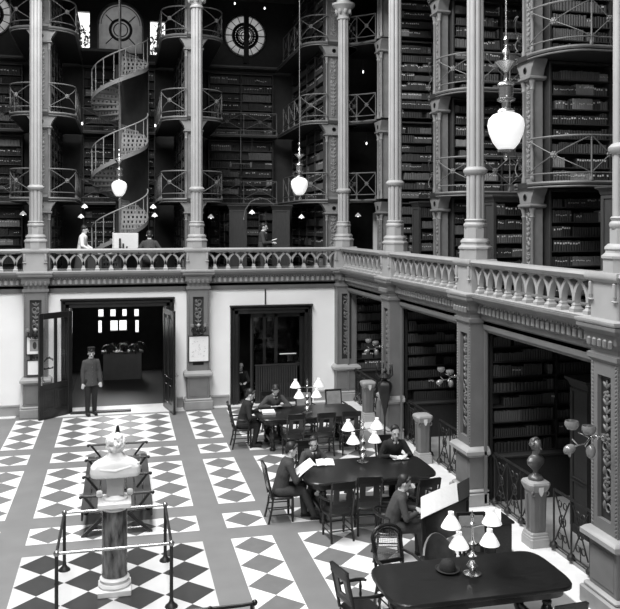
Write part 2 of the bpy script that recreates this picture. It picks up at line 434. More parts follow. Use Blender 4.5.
bl = [(BX[0], BX[1], 'pierced pointed-arch balustrade cut off by the left edge, left of the first tall column'),
      (BX[1], BX[2], 'pierced pointed-arch balustrade above the open entrance doors'),
      (BX[2], 6.4, 'pierced pointed-arch balustrade above the dark doorway on the white wall')]
for a, c, l in bl: balustrade(l, ((a+c)/2, YC-.12, 0), 0, c-a-.64)
rl = [(22.8, RY[0], 'short pointed-arch balustrade over the first book alcove, next to the corner'),
      (RY[0], RY[1], 'pointed-arch balustrade over the middle book alcove'),
      (RY[1], RY[2], 'long pointed-arch balustrade over the alcove with the bronze bust'),
      (RY[2], RY[3], 'pointed-arch balustrade beyond the right edge column')]
for a, c, l in rl: balustrade(l, (6.33, (a+c)/2, 0), -PI/2, a-c-.64)
for x, l in ((BX[1], 'pale pedestal block under the column left of the entrance'), (BX[2], 'pale pedestal block under the column right of the entrance')): pedestal(l, (x, YC-.05, 0), 0)
t = pedestal('corner pedestal block where the two balustrades meet', (6.38, YC+.02, 0), 0)
for y, l in zip(RY[:3], ('grey pedestal block under the column above the iron stand', 'grey pedestal block under the column above the pier with the bracket lamp', 'grey pedestal block at the right edge of the photo')): pedestal(l, (6.43, y, 0), -PI/2)
for x, l in ((BX[1], 'tall pale clustered column left of the spiral staircase'), (BX[2], 'tall pale clustered column between the spiral staircase and the round window')): column(l, (x, YC-.05))
column('tall grey clustered column in the far corner, its capital showing at the top', (6.4, YC+.02), 11.25)
for y, l in zip(RY[:3], ('tall clustered column rising above the iron stand pier, left of the largest bookshelves', 'tall clustered column directly left of the large near globe lamp', 'tall clustered column cut by the right edge of the photo')): column(l, (6.45 if y > 10 else 6.5, y if y > 10 else 9.38))

# ------------------------------------------------------------------ books and bookcases
BOOKS = []      # (pos on front plane (lower left), u, n, w, h, d, tone, rowkey, lean, lab)
def fill(p0, u, n, L, h, row, wide=1., rr=random.Random(3), bright=0.):
    x = rr.random()*.05; tone = rr.choice([0, 1, 1, 2, 2]); run = 0; bh = h*.72; bw = .04*wide; lab = 0; ly = .6
    while x < L-.03:
        if run <= 0:
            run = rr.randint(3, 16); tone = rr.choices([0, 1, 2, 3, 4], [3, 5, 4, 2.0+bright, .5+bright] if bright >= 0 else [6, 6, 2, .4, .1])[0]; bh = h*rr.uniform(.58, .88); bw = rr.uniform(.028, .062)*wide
            lab = rr.random() < (.62 if bright >= 0 else .12); ly = rr.uniform(.45, .75)  # below zero: alcove dimness put into darker bindings and fewer labels
            if rr.random() < .12: x += rr.uniform(.04, .25)
        w = bw*rr.uniform(.85, 1.15); hh = bh*rr.uniform(.95, 1.05)
        if x+w > L: break
        lean = rr.uniform(-.12, .12) if rr.random() < .06 else 0
        BOOKS.append((Vector(p0)+Vector(u)*(x+w/2), Vector(u), Vector(n), w*.95, min(hh, h*.93), .17, tone, row, lean, (ly+rr.uniform(-.04, .04)) if (lab and rr.random() < .8) else 0))
        x += w; run -= 1
        if x > L-.03: break
    return
def bookcase(label, loc, axis, L, T, H, n, sides, rowname, base=0., crown=True, group=None, books=True, wide=1., bright=0., panel=True):
    """origin: the end of the case nearest the hall, on its centre line; axis 'x' or 'y'; T thickness"""
    rz = 0 if axis == 'x' else PI/2
    t = thing('bookcase', label, 'bookcase', loc, rz, group)
    w = M['woodm'] if loc[2] > 1 else M['woodshade']; h = T/2
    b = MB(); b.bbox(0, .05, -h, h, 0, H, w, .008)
    if panel:
        for z0, z1 in ((H*.06, H*.34), (H*.37, H*.93)):
            b.box(-.018, 0, -h+.0, -h+.08, z0, z1, w); b.box(-.018, 0, h-.08, h, z0, z1, w); b.box(-.018, 0, -h, h, z0-.04, z0, w); b.box(-.018, 0, -h, h, z1, z1+.05, w)
    b.build('end_panel', t)
    b = MB(); b.box(.05, L, -.012, .012, 0, H, M['stackd']); nd = max(1, round(L/1.3))
    for i in range(1, nd+1): b.box(L*i/nd-.015 if i < nd else L-.03, L*i/nd+.015 if i < nd else L, -h, h, 0, H-.03, w)
    b.box(.05, L, -h, h, H-.04, H, w); b.build('carcass', t, smooth=None)
    if base:
        b = MB(); b.bbox(.05, L, -h-.12, h+.12, 0, base-.06, w, .01); b.bbox(.0, L, -h-.16, h+.16, base-.06, base, w, .015); b.build('base_cupboard', t)
    if crown:
        b = MB(); b.loft([[(-o, -h-o, z), (L, -h-o, z), (L, h+o, z), (-o, h+o, z)] for o, z in ((.0, H-.1), (.02, H-.08), (.03, H-.03), (.08, H+.02), (.08, H+.05), (0, H+.055))], w); b.build('crown_moulding', t)
    u = Vector((1, 0, 0)) if axis == 'x' else Vector((0, 1, 0))
    lat = Vector((0, 1, 0)) if axis == 'x' else Vector((-1, 0, 0))
    sp = (H-base-.08)/n
    for k in range(n):
        z = base+.02+sp*k
        b = MB(); b.box(.05, L, -h+.01, h-.01, z-.02, z, w); b.build('shelf', t, smooth=None)
        if books:
            for s in sides:
                nrm = lat*s
                for i in range(nd):
                    a0, a1 = L*i/nd+.03, L*(i+1)/nd-.03
                    p = Vector(loc)+u*max(a0, .06)+nrm*(h-.03)+Vector((0, 0, z))
                    fill(p, u, nrm, a1-max(a0, .06), sp-.03, (rowname, k), wide, random.Random(hash((round(loc[0]*10), round(loc[1]*10), round(loc[2]*10), k, s, i))), bright)
    return t

def local(loc, ax):   # maps (along, lateral) to world
    if ax == 'x': return lambda s, q: (loc[0]+s, loc[1]+q)
    return lambda s, q: (loc[0]-q, loc[1]+s)
def railing_panels(t, panels, z, h=.8):
    m = M['stack']
    for pts in panels:
        pts = [Vector((p[0], p[1], 0)) for p in pts]
        for zz, r, nm in ((h, .02, 'top_rail'), (.14, .014, 'bottom_rail')):
            b = MB(); b.tube([p+Vector((0, 0, z+zz)) for p in pts], r, m, 6); b.build(nm, t)
        for e in ((pts[0], pts[-1]) if pts is panels[0] or True else (pts[-1],)):
            pass
        b = MB(); e = pts[-1]; b.lathe([(.035, 0), (.035, .04), (.016, .09), (.016, h)], m, (e.x, e.y, z), 6); b.build('post', t)
        n = len(pts)-1
        # arc-length param
        cum = [0]
        for i in range(n): cum.append(cum[-1]+(pts[i+1]-pts[i]).length)
        for flip in (0, 1):
            b = MB(); path = []
            for i in range(n+1):
                q = cum[i]/cum[-1]; qq = 1-q if flip else q
                path.append(pts[i]+Vector((0, 0, z+.14+(h-.14)*qq)))
            b.tube(path, .011, m, 5); brace = b.build('cross_brace', t)
        half = cum[-1]/2
        for i in range(n):
            if cum[i] <= half <= cum[i+1]:
                f_ = (half-cum[i])/(cum[i+1]-cum[i]); c = pts[i].lerp(pts[i+1], f_); d = (pts[i+1]-pts[i]).normalized(); break
        rot = Matrix((d, Vector((d.y, -d.x, 0)), Vector((0, 0, 1)))).transposed()
        b = MB()
        for a in range(6): b.ell(c+rot @ Vector((.045*cos(a*PI/3), 0, .045*sin(a*PI/3)))+Vector((0, 0, z+.14+(h-.14)/2)), (.028, .028, .028), m, 6, 4)
        b.ell(c+Vector((0, 0, z+.14+(h-.14)/2)), (.04, .04, .04), m, 6, 4); b.build('rosette', brace)
def balcony(label, loc, ax, L, hw, z, pl=.78, npan=4, group=None):
    t = thing('balcony', label, 'balcony', (0, 0, 0), 0, group); F = local(loc, ax)
    hw2 = hw if ax == 'y' else .72
    cv = lambda w_: [(.5-.68*cos(a*PI/16), .2+(w_-.2)*sin(a*PI/16)) for a in range(9)]
    sides = {1: hw2, -1: hw}
    out = [F(s, q) for s, q in cv(hw2)]+[F(L, hw2)]
    inn = [F(L, -hw)]+[F(s, -q) for s, q in reversed(cv(hw))]
    b = MB(); poly = out+inn
    b.prism(poly, z-.10, z, M['stackd']); b.build('deck', t, smooth=None)
    for sgn in (1, -1):
        hw = sides[sgn]; curve = cv(hw)
        path = [F(s, q*sgn) for s, q in curve]+[F(L, hw*sgn)]
        b = MB(); b.tube([(x, y, z-.03) for x, y in path], .035, M['stack'], 6); b.build('edge_moulding', t)
        b = MB(); b.tube([(x, y, z-.10) for x, y in path], .018, M['stack'], 5); b.build('edge_moulding', t)
        pans = [[F(s, q*sgn) for s, q in curve]]
        s0 = .5
        for k in range(npan):
            if s0+pl > L: break
            pans.append([F(s0, hw*sgn), F(s0+pl/2, hw*sgn), F(s0+pl, hw*sgn)]); s0 += pl
        railing_panels(t, pans, z)
    return t
def stack_pier(label, loc, ax, w=.2, top=13.1):
    w = .25 if ax == 'y' else .2
    t = thing('iron_stack_pier', label, 'pier', (loc[0], loc[1], 0), 0 if ax == 'y' else -PI/2)
    m = M['pier']
    for k in range(4):
        z0 = LV[k]; z1 = LV[k+1]; zc = z1-.52
        b = MB(); b.box(-w+.07, w-.07, -.05, .16, z0, z1-.1, m); b.build('core', t, smooth=None)
        b = MB(); b.box(-w+.07, w-.07, -.06, -.05, z0+.1, zc, M['stack']); carve(b, 0, -.065, w*1.1, z0+.1, z1-.15, m, 11+k); b.build('carved_panel', t)
        for s in (-1, 1):
            b = MB(); b.lathe([(.045, 0), (.045, .1), (.03, .14), (.033, .3), (.03, zc-z0-.16), (.05, zc-z0-.12), (.034, zc-z0-.08), (.05, zc-z0-.02), (.062, zc-z0+.05)], m, (s*(w-.04), -.07, z0), 10); b.build('colonnette', t)
        b = MB(); b.loft([[(-w-o, -.12-o, z), (w+o, -.12-o, z), (w+o, .18, z), (-w-o, .18, z)] for o, z in ((0, zc+.05), (.04, zc+.08), (.04, zc+.11), (0, zc+.13))], m); b.build('capital', t)
        b = MB()       # bracket with a round hole, flaring towards the deck
        pts = 14; rings = []
        for yy in (-.13, .14):
            pass
        out = [(-w, zc+.13), (w, zc+.13), (w+.04, zc+.25), (w+.12, zc+.36), (w+.16, z1-.1), (-w-.16, z1-.1), (-w-.12, zc+.36), (-w-.04, zc+.25)]
        b.loft([[(x, -.13, z) for x, z in out], [(x, .14, z) for x, z in out]], m)
        b.lathe([(.05, 0), (.065, -.006), (.045, -.012), (.04, .0)], M['black'], (0, -.135, zc+.25), 12, ax='y')
        b.build('bracket', t)
    return t

LEV = ['gallery floor', 'first balcony', 'second balcony', 'top balcony']
BL3 = ['', 'lowest', 'middle', 'top']
for i, y in enumerate((22.85, 18.4, 13.9, 9.45)):
    nm = ['far corner stack', 'stack above the iron stand', 'stack beside the near globe', 'stack at the right edge'][i]
    if i < 3: stack_pier('carved iron pier of the ' + nm, (7.6, y), 'x')
    for k in range(4):
        bookcase('tall bookcase, %s, %s' % (LEV[k], nm), (7.82, y, LV[k]), 'x', 5.2, .56, 2.28, 8, (-1,), LEV[k]+', '+nm, crown=False, panel=False, bright=1.2 if i >= 1 and k >= 1 else .4)
        if k and i: balcony('%s curved iron balcony of the %s' % (BL3[k], nm), (7.6, y), 'x', 5.4, 1.22, LV[k], .74, 4)
# mid-bay low cases on the gallery
for y, nm in ((20.6, 'next to the far corner stack'), (16.15, 'left of the near globe column'), (11.7, 'left of the right edge column')):
    bookcase('panelled wooden gallery bookcase with crown moulding %s' % nm, (7.82, y, GF), 'x', 5.0, .5, 2.2, 7, (-1,), 'panelled gallery case %s' % nm, crown=True, bright=.6)
# back stacks running away from the hall
for i, x in enumerate((BX[1]+.05, BX[2], 6.35)):
    nm = ['receding stack left of the spiral staircase', 'receding stack left of the round window', 'receding stack right of the round window'][i]
    stack_pier('carved iron pier in front of the ' + nm, (x, 23.85), 'y')
    for k in range(4):
        sd = (1, -1) if i == 0 else (1,)
        bookcase('tall bookcase, %s, %s' % (LEV[k], nm), (x, 24.05, LV[k]), 'y', 4.7, .5, 2.28, 7, sd, LEV[k]+', '+nm, crown=False, wide=1.5)
        if k: balcony('%s iron balcony of the %s' % (BL3[k], nm), (x, 23.85), 'y', 4.6, .9, LV[k], .9, 3)
# cases against the far wall + walkways
for i, (xa, xb) in enumerate(((-5.5, -3.2), (-1.25, 1.2), (3.05, 5.4))):
    nm = ['far wall at the left edge', 'far wall behind the spiral staircase', 'far wall below the round window'][i]
    for k in range(3):
        bookcase('wide bookcase, %s, %s' % (LEV[k], nm), (xa, 28.9, LV[k]), 'x', xb-xa, .5, 2.25, 7, (-1,), LEV[k]+', '+nm, crown=False, panel=False, wide=1.6, bright=.9 if k else 0)
        t = thing('walkway', '%s narrow iron walkway on the %s' % (BL3[k+1], nm), 'walkway')
        z = LV[k+1]; b = MB(); b.box(xa-.1, xb+.1, 28.0, 28.62, z-.1, z, M['stackd']); b.build('deck', t, smooth=None)
        b = MB(); b.tube([(xa-.1, 28.0, z-.03), (xb+.1, 28.0, z-.03)], .03, M['stack'], 6); b.build('edge_moulding', t)
        W = (xb-xa)/2
        if k < 2: railing_panels(t, [[(xa+W*j, 28.02), (xa+W*j+W/2, 28.02), (xa+W*j+W, 28.02)] for j in range(2)], z, .75)
for x, l in ((3.62, 'dark panelled end of a bookcase left of the standing man with a book'), (5.0, 'dark panelled end of a bookcase right of the standing man with a book')):
    bookcase(l, (x, 25.2, GF), 'y', 2.6, .56, 2.2, 6, (1,), ['left', 'right'][x > 4]+' case beside the standing reader', crown=True, wide=1.6)
# corner walkway
for k in (1, 2, 3):
    t = thing('corner_walkway', '%s iron corner walkway right of the corner column' % BL3[k], 'walkway')
    z = LV[k]; b = MB(); b.prism([(6.7, 24.0), (6.9, 23.75), (7.35, 23.3), (7.55, 23.15), (9, 23.2), (9, 25.5), (7, 25.5)], z-.1, z, M['stackd']); b.build('deck', t, smooth=None)
    b = MB(); b.tube([(6.6, 24.0, z-.03), (6.95, 23.7, z-.03), (7.2, 23.5, z-.03), (7.5, 23.1, z-.03)], .035, M['stack'], 6); b.build('edge_moulding', t)
    railing_panels(t, [[(6.62, 24.0), (6.85, 23.8), (7.05, 23.62)], [(7.05, 23.62), (7.3, 23.4), (7.5, 23.15)]], z)
# ground floor alcove cases
for i, y in enumerate((22.85, 18.4, 13.9)):
    nm = ['first alcove by the corner', 'middle alcove', 'bronze bust alcove'][i]
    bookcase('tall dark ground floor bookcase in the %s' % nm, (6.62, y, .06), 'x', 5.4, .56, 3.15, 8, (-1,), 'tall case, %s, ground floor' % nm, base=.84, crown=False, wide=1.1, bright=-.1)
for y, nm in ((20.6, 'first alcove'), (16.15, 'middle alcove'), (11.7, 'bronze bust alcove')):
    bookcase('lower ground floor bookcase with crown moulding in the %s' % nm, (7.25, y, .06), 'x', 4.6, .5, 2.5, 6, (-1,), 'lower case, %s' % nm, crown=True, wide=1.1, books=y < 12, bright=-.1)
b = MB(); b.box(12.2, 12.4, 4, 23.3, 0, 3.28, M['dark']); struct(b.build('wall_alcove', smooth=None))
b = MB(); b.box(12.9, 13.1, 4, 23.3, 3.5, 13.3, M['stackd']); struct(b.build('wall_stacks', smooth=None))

# ------------------------------------------------------------------ windows
def window(name, holes, m, frame=.04, y=YF):
    t = bpy.data.objects.new(name, None); COL.objects.link(t); t['kind'] = 'structure'
    for (x0, x1, z0, z1) in holes:
        b = MB()
        for a, c, d, e in ((x0, x0+frame, z0, z1), (x1-frame, x1, z0, z1), (x0, x1, z0, z0+frame), (x0, x1, z1-frame, z1)): b.box(a, c, y-.04, y+.05, d, e, M['wood'])
        b.build('window_frame', t, smooth=None)
        b = MB(); b.box(x0+frame, x1-frame, y+.0, y+.01, z0+frame, z1-frame, m); b.build('pane', t, smooth=None)
    return t
window('window_1', holes, M['glass'], .015)
# arched rose window
t = bpy.data.objects.new('window_2', None); COL.objects.link(t); t['kind'] = 'structure'
x0, x1, z0, zc = -.75, .8, 11.2, 12.18; cx = .025; r = .775
b = MB(); out = [(x0, z0), (x1, z0)]+[(cx+r*cos(a*PI/16), zc+r*sin(a*PI/16)) for a in range(17)]
b.loft([[(x, YF, z) for x, z in out], [(x, YF+.02, z) for x, z in out]], M['frost']); b.build('pane', t, smooth=None)
b = MB(); b.torus((cx, YF-.02, zc), r, .05, M['stack'], 'y', 20, 6, 0, PI); b.box(x0-.03, x0+.03, YF-.05, YF+.03, z0, zc, M['stack']); b.box(x1-.03, x1+.03, YF-.05, YF+.03, z0, zc, M['stack'])
b.torus((cx, YF-.02, 12.0), .36, .05, M['stackd'], 'y', 24, 6); b.torus((cx, YF-.02, 12.0), .24, .02, M['stackd'], 'y', 20, 6)
for k in range(4): a = PI/4+k*PI/2; b.tube([(cx+.38*cos(a), YF-.02, 12+.38*sin(a)), (cx+.72*cos(a), YF-.02, 12+.72*sin(a))], .02, M['stackd'], 5)
b.box(cx-.025, cx+.025, YF-.05, YF-.01, z0, z0+1.75, M['stackd']); b.torus((cx, YF-.02, zc), r*.86, .014, M['stackd'], 'y', 20, 5, 0, PI)
# spandrels closing the square opening around the arch
for s in (-1, 1):
    pts = [(cx+s*r*cos(a*PI/16), zc+r*sin(a*PI/16)) for a in range(9)]
    b.loft([[(x, y, z) for x, z in pts+[(cx+s*(r+.03), 12.97)]] for y in (YF, YF+.2)], M['stackd'])
b.build('window_frame', t)
def rose(name, c, r):
    t = bpy.data.objects.new(name, None); COL.objects.link(t); t['kind'] = 'structure'
    b = MB(); b.lathe([(.01, 0), (r, 0), (r, .015), (.01, .015)], M['frostb'], (c[0], YF+.02, c[1]), 40, ax='y'); b.build('pane', t)
    b = MB()
    for rr, q in ((r, .04), (r*.93, .012), (r*.6, .03), (r*.3, .02)): b.torus((c[0], YF, c[1]), rr, q, M['wood'], 'y', 40, 6)
    for rr, q in ((r*.52, .035), (r*.42, .03), (r*.2, .02), (r*.36, .02)): b.torus((c[0], YF, c[1]), rr, q, M['wood'], 'y', 32, 5)
    for k in range(12): a = k*PI/6+.1; b.torus((c[0]+r*.47*cos(a), YF, c[1]+r*.47*sin(a)), .05, .018, M['wood'], 'y', 8, 4)
    for k in range(16):
        a = k*PI/8; b.tube([(c[0]+r*.6*cos(a), YF, c[1]+r*.6*sin(a)), (c[0]+r*cos(a), YF, c[1]+r*sin(a))], .014, M['wood'], 4)
    b.box(c[0]-.06, c[0]+.12, YF-.12, YF-.02, c[1]-r*1.3, c[1]+r*1.25, M['black'])
    b.box(c[0]-r, c[0]+r, YF-.05, YF-.01, c[1]-.015, c[1]+.015, M['black'])
    for sx in (-1, 1):
        for sz in (-1, 1):
            pts = [(c[0]+sx*r*cos(a*PI/16), c[1]+sz*r*sin(a*PI/16)) for a in range(9)]+[(c[0]+sx*(r*1.3), c[1]+sz*r*1.3)]
            b.loft([[(x, y, z) for x, z in pts] for y in (YF-.01, YF+.2)], M['stackd'])
    b.build('window_frame', t); return t
rose('window_3', (4.46, 12.03), .78); rose('window_4', (-4.37, 12.3), .80)
window('window_5', [H2[3]], M['glass'], .03); window('window_6', [H2[4]], M['glass'], .03)
def foliage(b, c, r, n, rr):
    for _ in range(n):
        p = Vector(c)+Vector((rr.gauss(0, r[0]), rr.gauss(0, r[1]), rr.gauss(0, r[2])))
        e = Euler((rr.random()*6, rr.random()*6, rr.random()*6)).to_matrix(); s = .09
        b.add([p+e @ Vector(q)*s for q in ((-1, 0, 0), (0, .5, .1), (1, 0, 0), (0, -.5, .1))], [(0, 1, 2, 3)], M['leaf'])
for x, l in ((-1.9, 'leafy tree crown seen through the window left of the rose window'), (1.9, 'leafy tree crown seen through the window right of the rose window')):
    t = thing('tree', l, 'tree', (x, 32, 0)); b = MB(); b.tube([(0, 0, -1), (.1, 0, 6), (0, 0, 11.2)], [.3, .22, .1], M['iron'], 8); b.build('trunk', t)
    b = MB(); foliage(b, (0, 0, 11.9), (.7, .5, .45), 520, random.Random(5)); o = b.build('foliage', t, smooth=None); o['kind'] = 'stuff'

# ------------------------------------------------------------------ entrance doors
b = MB(); W = M['wood']
for o, y in ((0, .0), (.06, -.04), (.12, -.02)):
    pass
def doorframe(name, x0, x1, z1, w=.22):
    b = MB(); y = YB
    for k, (o, d) in enumerate(((0, .07), (.05, .12), (.12, .09))):
        x0_, x1_, z_ = x0+o, x1-o, z1-o; ww = (.05, .07, w-.12)[k]
        b.bbox(x0_, x0_+ww, y-d, y+.02, 0.012, z_, W, .008); b.bbox(x1_-ww, x1_, y-d, y+.02, 0.012, z_, W, .008); b.bbox(x0_, x1_, y-d, y+.02, z_-ww, z_, W, .008)
    b.bbox(x0-.02, x1+.02, y-.16, y, z1-.02, z1+.03, W, .01)
    return struct(b.build(name, smooth=30))
doorframe('trim_8', -1.55, 1.47, 3.08); doorframe('trim_9', 3.05, 5.43, 2.80)
def leaf(name, hinge, ang, L, side, glass):
    t = bpy.data.objects.new(name, None); COL.objects.link(t); t['kind'] = 'structure'; t.location = (hinge[0], hinge[1], .015); t.rotation_euler = (0, 0, ang)
    H_ = 2.78; h = .03
    b = MB()
    b.bbox(0, .13, -h, h, 0, H_, W, .008); b.bbox(L-.13, L, -h, h, 0, H_, W, .008); b.bbox(.13, L-.13, -h, h, 0, .22, W, .008)
    b.bbox(.13, L-.13, -h, h, .78, .92, W, .008); b.bbox(.13, L-.13, -h, h, H_-.16, H_, W, .008)
    xm = L*.5
    b.bbox(xm-.04, xm+.04, -h, h, .92, H_-.16, W, .008); b.box(.13, L-.13, -.015, .015, .22, .78, W)
    b.bbox(L*.5-.03, L*.5+.03, -h, h, .22, .78, W, .008)
    for a0, a1 in ((.2, L*.5-.06), (L*.5+.06, L-.2)): b.bbox(a0, a1, -.026, .026, .28, .72, W, .02)
    if not glass:
        for a0, a1 in ((.19, xm-.09), (xm+.09, L-.19)): b.bbox(a0, a1, -.024, .024, 1.0, H_-.24, W, .02)
        b.box(.13, L-.13, -.015, .015, .92, H_-.16, W)
    lf = b.build('door_leaf', t, smooth=30)
    if glass:
        b = MB(); b.box(.13, xm-.04, -.005, .005, .92, H_-.16, M['glass']); b.box(xm+.04, L-.13, -.005, .005, .92, H_-.16, M['glass']); b.build('door_glass', lf, smooth=None)
        b = MB(); x0, x1 = xm+.09, L-.17
        n = 9
        for k in range(n):      # an arched line and a straight line of worn, illegible lettering
            q = k/(n-1); x = x0+(x1-x0)*q; z = 1.50+.07*sin(q*PI); b.bbox(x-.014, x+.014, .006, .010, z, z+(.05 if k % 3 else .065), M['black'], .004)
            b.bbox(x-.018, x+.020, .006, .010, 1.30, 1.335 if k % 4 else 1.35, M['black'], .004)
        b.build('worn_lettering', lf, smooth=None)
    b = MB(); b.lathe([(.012, 0), (.012, .05), (.03, .06), (.032, .08), (.01, .095)], M['brass'], (L-.07, h, 1.02), 10, ax='y'); b.bbox(L-.095, L-.045, h, h+.008, .9, 1.14, M['brass']); b.build('door_handle', lf)
    return t
leaf('door_1', (-1.27, YB-.08), PI+radians(41), 1.05, -1, True)
leaf('door_2', (1.21, YB+.22), -radians(79), 1.14, 1, False)
b = MB(); b.box(-1.3, .3, 22.55, 22.75, .012, .05, M['iron']); tag(b.build('door_mat'), 'dark strip of matting on the pale entrance threshold behind the uniformed man', 'mat')
# vestibule counter and plants
t = thing('wooden_counter', 'plain panelled counter seen through the open entrance doors', 'counter', (.08, 27.5, 0))
b = MB(); b.bbox(-.62, .62, -.2, .25, 0, .88, M['stoned'], .01); b.build('body', t); b = MB(); b.bbox(-.68, .68, -.26, .3, .88, .93, M['stoned'], .012); b.build('counter_top', t)
rr = random.Random(9)
for k, x in enumerate((-.35, .1, .5)):
    t = thing('potted_fern', 'dark leafy plant on the counter behind the entrance, %s' % ('leftmost', 'middle one', 'rightmost')[k], 'plant', (x+.05, 27.38, .93))
    b = MB(); b.lathe([(.07, 0), (.1, .14), (.11, .16), (.09, .16), (.07, .1)], M['iron'], n=12); b.build('pot', t)
    b = MB()
    for i in range(26):
        a = rr.random()*6.28; l = rr.uniform(.18, .36); dz = rr.uniform(.02, .22)
        p = [Vector((cos(a)*l*q, sin(a)*l*q, .14+dz*sin(q*PI*.8)*1.2-.22*q*q)) for q in (0, .35, .7, 1)]; sd = Vector((-sin(a), cos(a), 0))
        b.loft([[v-sd*w, v+sd*w] for v, w in zip(p, (.01, .05, .045, .005))], M['leaf'], closed=False, cap=False)
    b.build('leaves', t)
# second doorway: glazed partition and ribbed screen
t = bpy.data.objects.new('door_3', None); COL.objects.link(t); t['kind'] = 'structure'; t.location = (0, YB+.12, 0)
b = MB()
for x0, x1, z0, z1 in ((3.66, 3.74, 0, 2.6), (4.02, 4.10, 0, 2.6), (4.35, 4.45, 0, 2.6), (5.1, 5.25, 0, 2.6), (3.74, 5.25, 2.45, 2.6), (4.45, 5.1, 1.0, 1.1), (3.28, 3.34, 0, 2.6), (4.1, 4.35, 1.0, 1.1)): b.bbox(x0, x1, 0, .05, z0, z1, W, .008)
b.build('door_frame', t, smooth=30)
b = MB(); b.bbox(3.645, 3.70, -.03, .02, .0, 2.42, M['stackd'], .01); b.build('door_edge', t)
b = MB()
for x0, x1, z0, z1 in ((4.1, 4.35, 1.1, 2.45), (4.45, 5.1, 1.1, 2.45), (3.74, 4.02, 0, 2.45)): b.box(x0, x1, .02, .03, z0, z1, M['glassd'])
b.build('door_glass', t, smooth=None)
t = thing('ribbed_screen', 'dark ribbed radiator screen standing in the right hand doorway', 'screen', (4.38, YB-.06, 0))
b = MB(); b.bbox(-.62, .62, -.02, .1, 0.012, .06, M['iron']); b.bbox(-.62, .62, -.03, .1, 1.07, 1.11, M['iron']); b.build('frame', t)
for k in range(24):
    x = -.59+k*1.18/23; b = MB(); b.tube([(x, 0, .06), (x, 0, 1.07)], .018, M['woodm'] if 0 else M['stackd'], 8); b.build('rib', t)
b = MB(); b.bbox(4.5, 5.0, YB+.09, YB+.12, 1.36, 1.39, M['marble']); tag(b.build('white_bar'), 'thin white bar behind the glass of the right hand doorway', 'bar')
tag(MB().tube([(4.06, YB-.03, 2.84), (4.06, YB-.03, 3.3)], .02, M['stackd'], 8).build('wall_pipe'), 'short vertical pipe on the white wall above the dark doorway', 'pipe')

# pictures
def picture(label, c, w, h, kind):
    t = thing('framed_picture', label, 'picture', c)
    b = MB(); m = W
    for a, bb, d, e in ((-w/2, -w/2+.025, -h/2, h/2), (w/2-.025, w/2, -h/2, h/2), (-w/2, w/2, -h/2, -h/2+.025), (-w/2, w/2, h/2-.025, h/2)): b.bbox(a, bb, -.02, .012, d, e, m, .005)
    b.build('frame', t)
    b = MB(); b.box(-w/2+.02, w/2-.02, -.006, .008, -h/2+.02, h/2-.02, M['paper']); b.build('sheet', t, smooth=None)
    b = MB(); r2 = random.Random(int(w*1000+h*77))
    if kind == 'dark': b.box(-w*.28, w*.3, -.010, -.007, -h*.3, h*.3, M['plinth']); b.ell((0, -.011, 0), (w*.12, .003, h*.2), M['stackd'], 10, 5); b.build('image', t, smooth=None)
    elif kind == 'draw':
        for _ in range(26):
            x, z = r2.uniform(-w*.3, w*.3), r2.uniform(-h*.33, h*.33); a = r2.random()*3.1; l = r2.uniform(.02, .06)
            b.beam((x-l*cos(a)/2, -.009, z-l*sin(a)/2), (x+l*cos(a)/2, -.009, z+l*sin(a)/2), .004, .006, M['ink'])
        b.build('drawing', t, smooth=None)
    return t
yp = YB-.33-.03
picture('framed line drawing with white margins hung on the pilaster right of the entrance', (2.13, yp, 1.68), .58, .74, 'draw')
picture('small framed dark portrait hung on the pilaster behind the open glass door', (-2.2, yp, 1.92), .44, .50, 'dark')
picture('plain white framed notice below the small portrait on the left pilaster', (-2.2, yp, 1.33), .40, .42, 'plain')

# ------------------------------------------------------------------ lamps
def globe(label, loc, top):
    t = thing('globe_pendant_lamp', label, 'hanging lamp', loc)
    b = MB(); b.lathe([(.075, -.2), (.10, -.185), (.15, -.12), (.19, -.02), (.207, .07), (.195, .14), (.15, .19), (.09, .215), (.07, .22)], M['opal'], n=32); b.build('globe', t)
    b = MB(); b.lathe([(.03, -.23), (.095, -.225), (.10, -.205), (.075, -.195)], M['brass'], n=20); b.lathe([(.004, -.33), (.024, -.31), (.03, -.29), (.022, -.265), (.006, -.25), (.006, -.22)], M['brass'], n=10); b.build('finial', t)
    b = MB(); b.lathe([(.07, .21), (.10, .23), (.09, .25), (.05, .27), (.05, .33), (.10, .35), (.105, .37), (.07, .39), (.08, .40), (.085, .50), (.075, .51), (.10, .53), (.09, .55), (.03, .58), (.02, .66), (.03, .68), (.09, .74), (.13, .78), (.13, .79), (.04, .795), (.02, .86), (.045, .90), (.02, .95), (.015, 1.0), (.028, 1.04), (.01, 1.08)], M['brass'], n=20); b.build('fitting', t)
    b = MB(); b.tube([(0, 0, 1.05), (0, 0, top-loc[2])], .010, M['brass'], 6); b.build('rod', t)
    return t
globe('large white globe lamp on a rod, the nearest one, upper right of the photo', (4.25, 8.35, 6.16), 17.5)
globe('white globe lamp on a long rod in front of the round window bay', (4.27, 19.2, 6.05), 17.5)
globe('white globe lamp hanging in front of the spiral staircase', (-.02, 22.5, 6.1), 17.5)

